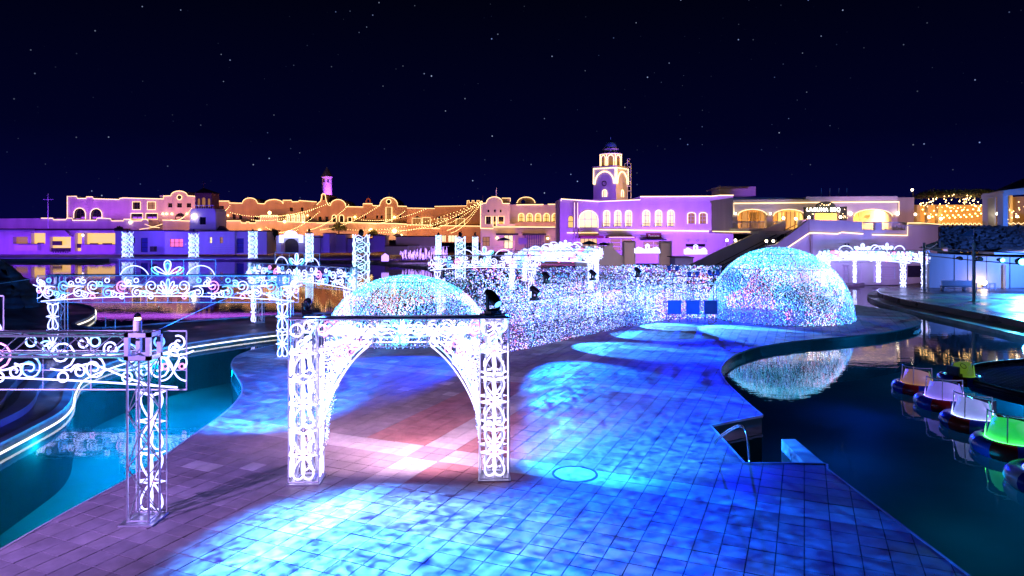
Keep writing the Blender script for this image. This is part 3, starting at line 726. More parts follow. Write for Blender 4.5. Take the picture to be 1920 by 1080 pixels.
def portal(label, P0, P1, near=True, h=4.0, crest=True, back=0.30, rt=0.02, group='light portals over the water', seed=0, panel_h=1.3, z0=0.0, crest_w=4.6, fl=True):
    """box-truss portal: two towers, a beam, and light panels hung on it"""
    P0, P1 = Vector(P0), Vector(P1); d = P1 - P0; L = d.xy.length
    o = thing('light_portal', label, 'light portal', ((P0.x + P1.x) / 2, (P0.y + P1.y) / 2, z0), group, math.atan2(d.y, d.x))
    hl = L / 2; tw = 0.45; seg = 5 if near else 3
    for s in (-1, 1):
        t = truss_v(s * hl, 0, tw, tw, 0.04, h - 0.52, 0.026, 0.5, seg).build('tower', 'aluminium', o, False, I4)
        mb = MB().box((s * hl - 0.36, -0.34, 0.0), (s * hl + 0.36, 0.34, 0.035)); mb.build('base_plate', 'aluminium', t, False, I4)
        cb = MB()
        for ax in range(3):
            for aa in (-1, 1):
                for bb in (-1, 1):
                    a = [aa * tw / 2, aa * tw / 2, aa * 0.24]; b = list(a); i1, i2 = [(1, 2), (0, 2), (0, 1)][ax]
                    lim = [tw / 2, tw / 2, 0.24]
                    p = [0, 0, 0]; q = [0, 0, 0]; p[ax] = -lim[ax]; q[ax] = lim[ax]; p[i1] = q[i1] = aa * lim[i1]; p[i2] = q[i2] = bb * lim[i2]
                    cc = Vector((s * hl, 0, h - 0.26)); v0 = cc + Vector(p); v1 = cc + Vector(q)
                    cb.box(v0 - Vector((0.045, 0.045, 0.045)), v1 + Vector((0.045, 0.045, 0.045)))
        cb.build('corner_block', 'aluminium', o, False, I4)
        fr = MB(); pw = 0.66
        rect_frame(fr, (s * hl, -back if back < 0 else back, 0), (1, 0, 0), -pw / 2, pw / 2, 0.05, h - panel_h, 0.014, 2, 3); fr.build('panel_frame', 'white_iron', o, False, I4)
        put_motif(o, column_motif(pw, h - panel_h - 0.08), (s * hl, back, 0.06), (1, 0, 0), rt, near)
        if fl: put_motif(o, fleur(0.75), (s * (hl + 0.48), back, h - panel_h + 0.2), (1, 0, 0), rt * 0.9, near)
    truss_h(-hl + tw / 2, hl - tw / 2, 0, h - 0.48, tw, 0.44, 0.026, 0.5, seg).build('beam', 'aluminium', o, False, I4)
    fr = MB(); PL = L + 1.5
    rect_frame(fr, (0, back + 0.03, 0), (1, 0, 0), -PL / 2, PL / 2, h - panel_h, h - 0.02, 0.016, 12 if near else 8, 3 if near else 0); fr.build('panel_frame', 'white_iron', o, False, I4)
    put_motif(o, beam_motif(PL * 0.97, panel_h * 0.96, seed), (0, back, h - panel_h + 0.03), (1, 0, 0), rt, near)
    MB().tube([(-hl, -0.1, h + 0.02), (-hl * 0.5, -0.05, h + 0.03), (0, -0.1, h + 0.015), (hl * 0.6, 0.0, h + 0.03), (hl, -0.1, h + 0.02)], 0.022, 5).build('cable', 'cable', o, False, I4)
    if crest:
        fr = MB(); rect_frame(fr, (0, back, 0), (1, 0, 0), -crest_w / 2, crest_w / 2, h, h + 0.75, 0.014, 6, 0); fr.build('crest_frame', 'white_iron', o, False, I4)
        put_motif(o, crest_motif(crest_w, 0.72), (0, back, h + 0.01), (1, 0, 0), rt, near)
    return o
portal('nearest truss light portal, its lone tower standing on the violet tiles', (-18.9, 14.55, 0), (-7.85, 14.55, 0), True, 4.0, True, 0.32, 0.021, seed=1)
portal('long white scroll light portal spanning the left pool', (-22.0, 33.0, 0), (-11.0, 33.0, 0), True, 4.0, True, -0.30, 0.025, seed=2)
portal('slanted light portal between the promenade and the small dome', (-16.9, 45.3, 0), (-9.3, 39.4, 0), True, 4.0, True, -0.30, 0.029, seed=3)
portal('light portal rising behind the light net maze', (-6.2, 57, 0), (1.6, 57, 0), True, 4.05, True, -0.30, 0.04, seed=4)
portal('lower of the crowded white light portals behind the maze', (0.0, 70, 0), (8.0, 70, 0), False, 4.0, True, -0.3, 0.06, seed=5)
portal('middle of the crowded white light portals behind the maze', (1.5, 81, 0), (10.0, 81, 0), False, 4.0, True, -0.3, 0.07, seed=6)
portal('farthest of the crowded white light portals behind the maze', (3.0, 93, 0), (11.5, 93, 0), False, 4.0, True, -0.3, 0.075, seed=7)
portal('dazzling white light portal with one foot on the stage', (33.6, 73.5, 0), (40.2, 70.2, 0.3), False, 4.0, True, -0.3, 0.055, seed=8)
portal('dazzling white light portal behind the stage pole', (39.6, 78.4, 0), (42.3, 69.8, 0.3), False, 4.0, True, -0.3, 0.06, seed=9)
portal('pale light portal end peeping out above the big dome', (36.4, 78.9, 0), (42.2, 78.9, 0), False, 4.0, False, -0.3, 0.06, seed=10)
# beacon lamp on the nearest portal's corner
bc = Vector((-7.98, 14.55, 4.03))
b = thing('beacon_lamp', 'small warm beacon lamp on top of the nearest truss tower', 'lamp', bc)
MB().lathe([(0.085, 0), (0.085, 0.22), (0.07, 0.24)], bc, 14).build('housing', 'white_iron', b, True)
MB().lathe([(0.06, 0.24), (0.065, 0.27), (0.05, 0.30)], bc, 14).build('flame_glass', 'bulb_warm', b, True)
MB().lathe([(0.075, 0.30), (0.06, 0.36), (0.005, 0.40)], bc, 14).build('cap', 'glass_dark', b, True)

def tetra(vs, fs, mi, p, r, m):
    o = len(vs); x, y, z = p; a = rnd.random() * 6.28; c, s = math.cos(a) * r, math.sin(a) * r
    vs += [(x + c, y + s, z - r * 0.6), (x - s, y + c * 0.8, z + r), (x - c, y - s, z - r * 0.6), (x + s, y - c, z + r * 0.7)]
    fs += [(o, o + 1, o + 2), (o, o + 3, o + 1), (o + 1, o + 3, o + 2), (o, o + 2, o + 3)]; mi += [m] * 4
# ------------------------------------------------------------------ the bright archway in the middle
AY = 16.75; ax0, ax1 = -5.08, -0.43; AH = 4.0
arch_ = thing('light_archway', 'dazzling white scroll archway standing on the plaza tiles', 'archway', ((ax0 + ax1) / 2, AY, 0), None, R(3.2))
hw = (ax1 - ax0) / 2; pw = 0.72
for s in (-1, 1):
    t = truss_v(s * hw, 0.32, 0.40, 0.40, 0.03, AH - 0.05, 0.026, 0.5).build('tower', 'aluminium', arch_, False, I4)
    MB().box((s * hw - 0.40, -0.12, 0), (s * hw + 0.40, 0.72, 0.03)).build('base_plate', 'aluminium', t, False, I4)
    for yy, ux in ((0.0, (1, 0, 0)), (0.64, (1, 0, 0))):
        fr = MB(); rect_frame(fr, (s * hw, yy, 0), ux, -pw / 2, pw / 2, 0.04, AH, 0.014, 2, 5); fr.build('panel_frame', 'white_iron', arch_, False, I4)
        put_motif(arch_, column_motif(pw, AH - 0.9, 0.62), (s * hw, yy - 0.02, 0.08), ux, 0.026, True)
        put_motif(arch_, [(spiral(0.0, 0.25, 0.2, 1.3, 0, s), 'w'), (circ(-0.16, 0.60, 0.15), 'w'), (spiral(0.14, 0.66, 0.18, 1.2, 1, -s), 'w'), (bez((-0.34, 0.05), (-0.1, 0.2), (0.1, 0.3), (0.34, 0.8)), 'c')], (s * hw, yy - 0.02, AH - 0.86), ux, 0.024, True)
    for sx in (-1, 1):
        fr = MB(); rect_frame(fr, (s * hw + sx * pw / 2, 0.32, 0), (0, 1, 0), -0.32, 0.32, 0.04, AH, 0.012, 2, 5); fr.build('panel_frame', 'white_iron', arch_, False, I4)
        put_motif(arch_, column_motif(0.6, AH - 0.9, 0.62), (s * hw + sx * pw / 2, 0.32, 0.08), (0, 1, 0), 0.020, True)
iw = hw - pw / 2
for yy in (0.0, 0.64):
    fr = MB(); rect_frame(fr, (0, yy, 0), (1, 0, 0), -iw, iw, AH - 0.68, AH, 0.015, 6, 0); fr.build('panel_frame', 'white_iron', arch_, False, I4)
    mo = []
    for s in (-1, 1):
        for k in range(5):
            mo.append((spiral(s * (0.42 + 0.36 * k), 0.40 - 0.03 * (k % 2), 0.17, 1.4, 1.2 * k, s * (1 if k % 2 else -1)), 'p' if k == 4 else ('w' if k % 3 else 'c')))
            mo.append((bez((s * (0.1 + 0.34 * k), 0.1), (s * (0.3 + 0.36 * k), 0.62), (s * (0.4 + 0.36 * k), 0.02), (s * (0.62 + 0.34 * k), 0.45)), 'w'))
        mo.append((bez((0, 0.34), (s * 0.5, 0.62), (s * 1.2, 0.1), (s * iw, -0.1)), 'w'))
        mo.append((bez((0, 0.30), (s * 0.4, 0.02), (s * 1.0, 0.5), (s * iw, 0.30)), 'c'))
        mo.append((tear(s * 0.04, 0.32, 0.2, 0.30, math.pi - s * 0.25), 't')); mo.append((tear(s * 0.03, 0.34, 0.22, 0.32, s * 0.5), 't'))
        mo.append((spiral(s * 0.85, 0.08, 0.13, 1.3, 2, s), 'w')); mo.append((spiral(s * 1.35, 0.06, 0.12, 1.3, 2, -s), 'p'))
        # corner brackets
        for q, cc in ((0.0, 'w'), (0.15, 'c')):
            mo.append((bez((s * (iw - 1.20 + q), -0.01), (s * (iw - 0.80 + q), -0.30), (s * (iw - 0.25 + q * 0.6), -0.95), (s * iw, -1.95 + q * 1.9)), cc))
        for (u, v, r, cc) in ((0.20, -0.22, 0.15, 'w'), (0.50, -0.20, 0.14, 'p'), (0.20, -0.56, 0.16, 'w'), (0.46, -0.46, 0.10, 'w'), (0.15, -0.86, 0.12, 'w'), (0.78, -0.12, 0.11, 'p'), (0.11, -1.14, 0.09, 'w'), (0.07, -1.36, 0.06, 'w'), (0.36, -0.74, 0.08, 'w'), (0.62, -0.42, 0.08, 'w')):
            mo.append((spiral(s * (iw - u), v, r, 1.35, u * 9, s), cc))
    put_motif(arch_, mo, (0, yy - 0.02, AH - 0.66), (1, 0, 0), 0.021, True)
truss_h(-iw, iw, 0.32, AH - 0.42, 0.40, 0.40, 0.024, 0.45).build('beam', 'aluminium', arch_, False, I4)
vs_, fs_, mi_ = [], [], []                            # sparkle net hanging behind the brackets
for s in (-1, 1):
    cv_ = bez((s * (iw - 1.05), 0), (s * (iw - 0.62), -0.35), (s * (iw - 0.20), -1.1), (s * (iw - 0.04), -2.5), 30)
    for _ in range(1100):
        u0, v0 = cv_[rnd.randrange(31)]; t_ = rnd.random() ** 0.7
        tetra(vs_, fs_, mi_, (u0 + (s * iw - u0) * t_, 0.70 + rnd.uniform(-0.02, 0.35), AH - 0.66 + v0 + rnd.gauss(0, 0.05)), rnd.uniform(0.010, 0.018), rnd.choice((0, 0, 1, 4, 2)))
me_ = bpy.data.meshes.new('light_net'); me_.from_pydata(vs_, [], fs_)
for m in LEDM: me_.materials.append(m)
me_.polygons.foreach_set('material_index', mi_); me_.update(); n_ = bpy.data.objects.new('light_net', me_); col.objects.link(n_); n_.parent = arch_; n_['kind'] = 'stuff'
for yy in (0.02,): MB().box((-hw - 0.40, yy - 0.03, AH + 0.015), (hw + 0.40, yy + 0.03, AH + 0.04)).build('cable_tray', 'black_plastic', arch_, False, I4)
for s in (-1, 1): MB().box((s * hw - 0.36, 0.0, AH + 0.02), (s * hw + 0.36, 0.66, AH + 0.05)).build('lamp_shelf', 'aluminium', arch_, False, I4)
MB().tube([(-hw, -0.08, AH + 0.06), (-1.2, -0.07, AH + 0.07), (0.3, -0.08, AH + 0.055), (hw, -0.07, AH + 0.07)], 0.02, 5).build('cable', 'cable', arch_, False, I4)

# ------------------------------------------------------------------ moving heads
def make_head():
    o = thing('moving_head', 'x', 'stage light', (0, 0, 0), 'moving head stage lights')
    MB().box((-0.17, -0.14, 0), (0.17, 0.14, 0.11)).build('base', 'black_plastic', o, False, I4)
    y = MB().box((-0.19, -0.05, 0.11), (-0.15, 0.05, 0.46)).box((0.15, -0.05, 0.11), (0.19, 0.05, 0.46)).box((-0.19, -0.05, 0.11), (0.19, 0.05, 0.15)); y.build('yoke', 'black_plastic', o, False, I4)
    hd = MB(); m = Matrix.Translation((0, 0, 0.42)) @ Matrix.Rotation(R(125), 4, 'X')
    hd.lathe([(0.01, -0.24), (0.10, -0.23), (0.135, -0.12), (0.14, 0.05), (0.12, 0.2), (0.11, 0.26)], (0, 0, 0), 14)
    h = hd.build('head', 'black_plastic', o, True, m)
    MB().lathe([(0.001, 0.25), (0.10, 0.25)], (0, 0, 0), 14).build('lens', 'far_blue', h, False, m)
    return o
head0 = make_head(); first = [True]
def head(loc, rz, label, sc=1.0):
    o = head0 if first[0] else copy_tree(head0); first[0] = False
    o.location = loc; o.rotation_euler = (0, 0, rz); o.scale = (sc,) * 3; o['label'] = label
    return o
zt = AH + 0.05
head((ax0 + 0.05, AY + 0.05, zt), R(200), 'moving head light at the left end of the bright archway top', 0.75)
head((ax1 - 0.05, AY + 0.45, zt), R(40), 'large moving head light at the right end of the bright archway top', 1.0)
# ------------------------------------------------------------------ light net domes
def noise3(p, s, seed):
    return (math.sin(p[0] * s + seed) + math.sin(p[1] * s * 1.13 + 1.7 * seed) + math.sin(p[2] * s * 1.31 + 0.6 * seed + p[0] * s * 0.4) + 0.8 * math.sin((p[0] - p[1]) * s * 1.9 + seed)) / 3.8
def led_kind(p, seed, bias):
    a, b, q = noise3(p, 0.9, seed), noise3(p, 0.7, seed + 5), rnd.random()
    if bias > 0.72: return 1 if q < 0.55 else (5 if q < 0.8 else 0)
    if a > 0.40: return 3 if q < 0.45 else (0 if q < 0.75 else 4)
    if b > 0.25: return 0 if q < 0.50 else (1 if q < 0.85 else 3)
    if b < -0.30: return 2 if q < 0.60 else (1 if q < 0.9 else 0)
    return [0, 1, 2, 4, 1, 2, 5][int(q * 7) % 7]
def dome(label, cx, cy, rr, hh, count, dot, seed):
    o = thing('light_dome', label, 'light dome', (cx, cy, 0), 'light net domes')
    for k in range(12):
        a = 6.2832 * k / 12
        MB().tube([(cx + rr * math.cos(t) * math.cos(a), cy + rr * math.cos(t) * math.sin(a), hh * math.sin(t)) for t in [R(q) for q in range(0, 91, 9)]], 0.018, 4).build('rib', 'iron', o)
    for t in (0.02, 22, 45, 66):
        MB().tube([(cx + rr * math.cos(R(t)) * math.cos(6.2832 * k / 40), cy + rr * math.cos(R(t)) * math.sin(6.2832 * k / 40), hh * math.sin(R(t)) + 0.02) for k in range(40)], 0.016, 4, closed=True).build('hoop', 'iron', o)
    vs, fs, mi = [], [], []
    for k in range(count):
        z = (k + 0.5) / count; a = k * 2.399963 + rnd.gauss(0, 0.02); w = math.sqrt(max(0, 1 - z * z)); j = 1 + rnd.gauss(0, 0.006)
        p = (rr * w * math.cos(a) * j, rr * w * math.sin(a) * j, hh * z * j)
        tetra(vs, fs, mi, p, dot * rnd.uniform(0.6, 1.25) * (1.0 + 0.55 * noise3(p, 1.7, seed + 9)), led_kind(p, seed, z))
    me = bpy.data.meshes.new('light_net'); me.from_pydata(vs, [], fs)
    for m in LEDM: me.materials.append(m)
    me.polygons.foreach_set('material_index', mi); me.update()
    n = bpy.data.objects.new('light_net', me); col.objects.link(n); n.parent = o; tag(n, None, None, None, 'stuff')
    return o
dome('big dome netted with blue and pink lights beside the right pool', 18.9, 48.4, 4.85, 4.9, 19000, 0.031, 2.0)
dome('flatter dome netted with cyan lights behind the bright archway', -6.1, 40.0, 4.6, 3.5, 15000, 0.027, 4.2)
# ------------------------------------------------------------------ light net maze walls
def wall_kind(p, seed):
    a, q = noise3(p, 1.3, seed), rnd.random()
    if a > 0.34: return 3 if q < 0.15 else (4 if q < 0.50 else (0 if q < 0.84 else 2))
    if a < -0.30: return 2 if q < 0.34 else (1 if q < 0.66 else (4 if q < 0.82 else 0))
    return 4 if q < 0.22 else (2 if q < 0.42 else (0 if q < 0.76 else (1 if q < 0.97 else 3)))
def net_wall(label, pts, h, dens, dot, seed):
    c = pts[0]; o = thing('light_net_wall', label, 'light wall', (c[0], c[1], 0), 'light net maze walls')
    P = [Vector((p[0], p[1], 0)) for p in pts]
    acc = 0.0
    for a, b in zip(P[:-1], P[1:]):
        L = (b - a).length; k = max(1, round(L / 2.4))
        for i in range(k + (1 if b == P[-1] else 0)):
            q = a.lerp(b, i / k); MB().tube([q, q + Vector((0, 0, h))], 0.020, 5).build('post', 'iron', o)
        for z in (0.05, h * 0.5, h): MB().tube([a + Vector((0, 0, z)), b + Vector((0, 0, z))], 0.014, 4).build('rail', 'iron', o)
    vs, fs, mi = [], [], []
    for a, b in zip(P[:-1], P[1:]):
        L = (b - a).length; n = (b - a).cross(Vector((0, 0, 1))).normalized()
        for _ in range(int(L * h * dens)):
            p = a.lerp(b, rnd.random()) + Vector((0, 0, rnd.random() * h)) + n * rnd.gauss(0, 0.05)
            tetra(vs, fs, mi, tuple(p - P[0]), dot * rnd.uniform(0.5, 1.4) * (1.0 + 0.5 * noise3(tuple(p), 1.1, seed + 3)), wall_kind(tuple(p), seed))
    me = bpy.data.meshes.new('light_net'); me.from_pydata(vs, [], fs)
    for m in LEDM: me.materials.append(m)
    me.polygons.foreach_set('material_index', mi); me.update()
    n = bpy.data.objects.new('light_net', me); col.objects.link(n); n.parent = o; tag(n, None, None, None, 'stuff')
w1 = [(-2.6, 33.0), (-0.2, 34.4), (3.9, 39.4), (7.2, 43.4), (10.4, 46.6), (14.2, 47.4)]
net_wall('sparkling net wall nearest the archway, along the blue paving', w1, 2.45, 230, 0.022, 1.0)
w2 = [(-2.2, 43.5), (1.4, 45.0), (5.0, 48.2), (9.4, 52.0), (13.5, 53.0)]
net_wall('sparkling net wall in the middle of the maze', w2, 2.55, 160, 0.027, 3.0)
w3 = [(-5.2, 52.5), (0.5, 54.5), (6.0, 57.5), (12.0, 60.0), (18.0, 58.5)]
net_wall('tall sparkling net wall at the back of the maze', w3, 3.1, 120, 0.033, 6.0)
w4 = [(-5.0, 45.0), (-5.2, 52.5)]
net_wall('short sparkling net wall behind the small dome', w4, 2.5, 90, 0.03, 8.0)
for (x, y), lab, z in (((-1.1, 33.9), 'dark moving head light beside the small dome edge', 2.45), ((1.2, 36.1), 'moving head light on the nearest net wall', 2.45),
                       ((2.3, 46.0), 'moving head light on the middle net wall near its dip', 2.55), ((5.8, 49.0), 'moving head light halfway along the middle net wall', 2.55), ((9.6, 52.1), 'moving head light at the far end of the middle net wall', 2.55)):
    head((x, y, z), R(60), lab, 1.25)
# entrance: three blue boards on feet
for k, px in enumerate((1260, 1294, 1327)):
    p = G(px, 601); o = thing('blue_board', ['leftmost of three square blue boards at the maze exit', 'middle of three square blue boards at the maze exit', 'blue square board touching the big dome edge'][k], 'board', p, 'blue boards at the maze exit')
    MB().box((p.x - 0.45, p.y - 0.72, 0.52), (p.x + 0.45, p.y - 0.68, 1.45)).build('panel', 'blue_board', o)
    for s in (-1, 1):
        MB().tube([(p.x + s * 0.36, p.y - 0.65, 0.0), (p.x + s * 0.36, p.y - 0.65, 1.4)], 0.025, 6).build('foot', 'iron', o)
for k, (px, hh, lab) in enumerate(((1262, 3.6, 'twin-lamp light stand above the blue boards'), (1300, 3.2, 'slender light stand between the maze and the big dome'), (1338, 3.3, 'light stand leaning on the big dome edge'))):
    p = G(px, 596); o = thing('light_stand', lab, 'light stand', p, 'stage light stands')
    MB().tube([p, p + Vector((0, 0, hh - 0.3))], 0.03, 6).build('pole', 'iron', o)
    for a in (0, 2.1, 4.2): MB().tube([p + Vector((0, 0, 0.5)), p + Vector((0.45 * math.cos(a), 0.45 * math.sin(a), 0.02))], 0.02, 5).build('leg', 'iron', o)
    MB().box((p.x - 0.35, p.y - 0.05, hh - 0.34), (p.x + 0.35, p.y + 0.05, hh - 0.28)).build('crossbar', 'iron', o)
    for s in (-1, 1): MB().lathe([(0.02, -0.16), (0.13, -0.12), (0.15, 0.12), (0.12, 0.16)], (p.x + s * 0.28, p.y, hh - 0.12), 10).build('lamp_can', 'blue_board', o, True)

# ------------------------------------------------------------------ tall light columns
def light_column(label, x, Y, top, base, w, near=False, z0=None):
    p = W(x, base, Y); ht = (base - top) * Y / F
    o = thing('light_column', label, 'light column', p, 'tall scroll light columns')
    truss_v(0, 0.12, w * 0.55, w * 0.55, 0, ht, 0.035, 0.9, 3).build('tower', 'aluminium', o, False, I4)
    mo = []; z = 0.1; i = 0
    while z < ht - 0.3:
        r = w * 0.36; cc = ('w', 'c', 'w', 't')[i % 4]
        mo.append((spiral(w * 0.08 * (1 if i % 2 else -1), z + r, r, 1.5, 1.5 * i, 1 if i % 2 else -1), cc))
        mo.append((bez((-w * 0.48, z), (-w * 0.2, z + r * 1.4), (w * 0.2, z + r * 0.6), (w * 0.48, z + r * 2)), 'w'))
        mo.append((bez((w * 0.48, z), (w * 0.1, z + r), (-w * 0.3, z + r), (-w * 0.48, z + r * 2)), 'c'))
        z += r * 1.75; i += 1
    rr = 0.6 * Y / F * 1.35
    for ux, off in (((1, 0, 0), (0, -w * 0.32, 0)), ((0, 1, 0), (w * 0.5, 0.05, 0)), ((0, 1, 0), (-w * 0.5, 0.05, 0))):
        put_motif(o, mo, off, ux, min(rr, 0.06) * 0.72, False)
    MB().box((-w * 0.45, -w * 0.3, ht), (w * 0.45, w * 0.4, ht + 0.15)).build('cap', 'black_plastic', o, False, I4)
    MB().lathe([(0.01, 0.15), (0.2, 0.2), (0.24, 0.5), (0.1, 0.75), (0.01, 0.78)], (0, 0, ht), 8).build('top_lamp', 'black_plastic', o, True, I4)
light_column('light column standing before the blue house, nearest the restaurant', 239, 148, 436, 483, 1.7)
light_column('light column standing between the pink window and the small windows', 363, 148, 436, 483, 1.6)
light_column('light column at the end of the blue house', 474, 148, 436, 485, 1.5)
light_column('light column beside the little white arch sign', 580, 120, 437, 492, 1.1)
light_column('big bright light column rising behind the small dome', 677, 60, 446, 562, 1.25)
light_column('thin light column to the right of the violet light sticks', 822, 120, 444, 500, 0.85)
light_column('stout light column before the lit shop windows', 863, 84, 446, 524, 1.15)
light_column('thin light column just right of the stout one', 891, 125, 443, 495, 0.95)
light_column('thin light column closest to the umbrella cafe door', 916, 130, 444, 492, 0.85)

# ------------------------------------------------------------------ bumper boats
def make_boat(led, rz, loc, label, cowl='boat_shell', side='boat_shell'):
    o = thing('bumper_boat', label, 'bumper boat', (loc.x, loc.y, WZ), 'round bumper boats', rz)
    RR, rr = 0.74, 0.23
    cols = ['boat_blue', 'boat_red', 'boat_blue', 'boat_red', 'boat_blue', 'boat_white', 'boat_blue', 'boat_red', 'boat_blue', 'boat_red']
    for k in range(10):
        mb = MB(); a0 = 6.2832 * k / 10
        pts = [((RR) * math.cos(a0 + 6.2832 / 10 * t), RR * math.sin(a0 + 6.2832 / 10 * t), 0.14) for t in (0.0, 0.25, 0.5, 0.75, 1.0)]
        n = 12; ring = []
        for p in pts:
            d = Vector((p[0], p[1], 0)).normalized(); ring.append([Vector(p) + (d * math.cos(6.2832 * j / n) + Vector((0, 0, 1)) * math.sin(6.2832 * j / n)) * rr for j in range(n)])
        vs = [q for r_ in ring for q in r_]; fs = [(i * n + j, (i + 1) * n + j, (i + 1) * n + (j + 1) % n, i * n + (j + 1) % n) for i in range(4) for j in range(n)]
        mb.add(vs, fs).build('tube_segment', cols[k], o, True, I4)
    MB().lathe([(0.01, 0.05), (0.6, 0.05), (0.66, 0.30)], (0, 0, 0), 24).build('floor_pan', 'boat_shell', o, True, I4)
    def shell(a0, a1, zf, name, mat, r0=0.58):
        n = 18; vs = []; fs = []
        for i in range(n + 1):
            a = a0 + (a1 - a0) * i / n; c, s = math.cos(a), math.sin(a); zt_ = zf(i / n)
            for r_, z in ((r0 + 0.02, 0.28), (r0 - 0.12, zt_), (r0 - 0.16, zt_ - 0.01), (r0 - 0.04, 0.28)): vs.append((r_ * c, r_ * s, z))
        for i in range(n):
            for j in range(4): fs.append((i * 4 + j, (i + 1) * 4 + j, (i + 1) * 4 + (j + 1) % 4, i * 4 + (j + 1) % 4))
        MB().add(vs, fs).build(name, mat, o, True, I4)
    shell(R(200), R(340), lambda t: 0.70 + 0.24 * math.sin(math.pi * (0.15 + 0.7 * t)), 'front_cowl', cowl)
    shell(R(342), R(400), lambda t: 0.88 - 0.42 * min(1, t * 1.6), 'side_cowl', side)
    shell(R(140), R(198), lambda t: 0.88 - 0.42 * min(1, (1 - t) * 1.6), 'side_cowl', cowl)
    for a in (R(200), R(270), R(341)):
        MB().tube([(0.60 * math.cos(a), 0.60 * math.sin(a), 0.30), (0.56 * math.cos(a), 0.56 * math.sin(a), 1.02)], 0.018, 5).build('roll_post', 'white_iron', o, False, I4)
    MB().tube([(0.56 * math.cos(a), 0.56 * math.sin(a), 1.02) for a in [R(200 + 141 * k / 14) for k in range(15)]], 0.018, 5).build('top_rail', 'white_iron', o, False, I4)
    MB().tube([(0.61 * math.cos(a), 0.61 * math.sin(a), 0.33) for a in [R(150 + 240 * k / 30) for k in range(31)]], 0.016, 5).build('light_strip', led, o, False, I4)
    for a in (R(199), R(341)):
        MB().tube([(0.62 * math.cos(a), 0.62 * math.sin(a), 0.33), (0.56 * math.cos(a), 0.56 * math.sin(a), 0.86)], 0.014, 5).build('light_strip', led, o, False, I4)
    MB().box((-0.30, 0.10, 0.1), (0.30, 0.46, 0.42)).box((-0.30, 0.40, 0.42), (0.30, 0.52, 0.78)).build('seat', 'boat_seat', o, False, I4)
    MB().tube([(0.14 * math.cos(6.2832 * k / 12), -0.22 + 0.06 * math.sin(6.2832 * k / 12), 0.74 + 0.12 * math.sin(6.2832 * k / 12)) for k in range(12)], 0.016, 5, closed=True).build('steering_wheel', 'boat_seat', o, False, I4)
    return o
glow('boat_amber', (1.0, 0.45, 0.15), 0.5); glow('boat_violet', (0.30, 0.20, 1.0), 3.5); glow('boat_ice', (0.35, 0.45, 1.0), 5.0)
glow('boat_green', (0.06, 1.0, 0.12), 8.0); glow('boat_royal', (0.10, 0.15, 1.0), 4.0); glow('boat_lime', (0.35, 0.9, 0.1), 0.5)
for nm_, c_, e_ in (('cowl_amber', (0.75, 0.32, 0.14), 0.20), ('cowl_violet', (0.24, 0.18, 1.0), 0.45), ('cowl_ice', (0.30, 0.36, 1.0), 0.50), ('cowl_teal', (0.0, 0.75, 0.60), 0.35), ('cowl_green', (0.02, 1.0, 0.10), 0.42), ('cowl_lime', (0.22, 0.42, 0.03), 0.25), ('cowl_royal', (0.08, 0.12, 1.0), 0.4)):
    glow(nm_, c_, e_, base=(0.5, 0.5, 0.5))               # plastic cowls given their own glow for the LED light behind them
for led, px, py, rz, lab, s, cw, sd_ in (('boat_amber', 1722, 733, R(-48), 'dim amber lit bumper boat, farthest in the row', 1.0, 'cowl_amber', 'cowl_lime'), ('boat_violet', 1772, 762, R(-40), 'bumper boat with pale violet glowing cowl', 1.06, 'cowl_violet', 'cowl_violet'),
                             ('boat_ice', 1830, 800, R(-62), 'bumper boat with ice white light strips', 1.1, 'cowl_ice', 'cowl_teal'), ('boat_green', 1902, 848, R(-50), 'bumper boat glowing bright green', 1.16, 'cowl_green', 'cowl_green'), ('boat_royal', 1985, 915, R(-30), 'bumper boat cut off by the picture edge', 1.2, 'cowl_royal', 'cowl_royal'),
                             ('boat_lime', 1800, 716, R(110), 'dark bumper boat with a dull green cowl moored at the dock', 0.9, 'cowl_lime', 'boat_shell')):
    ob = make_boat(led, rz, G(px, py, WZ), lab, cw, sd_); ob.scale = (s, s, s)
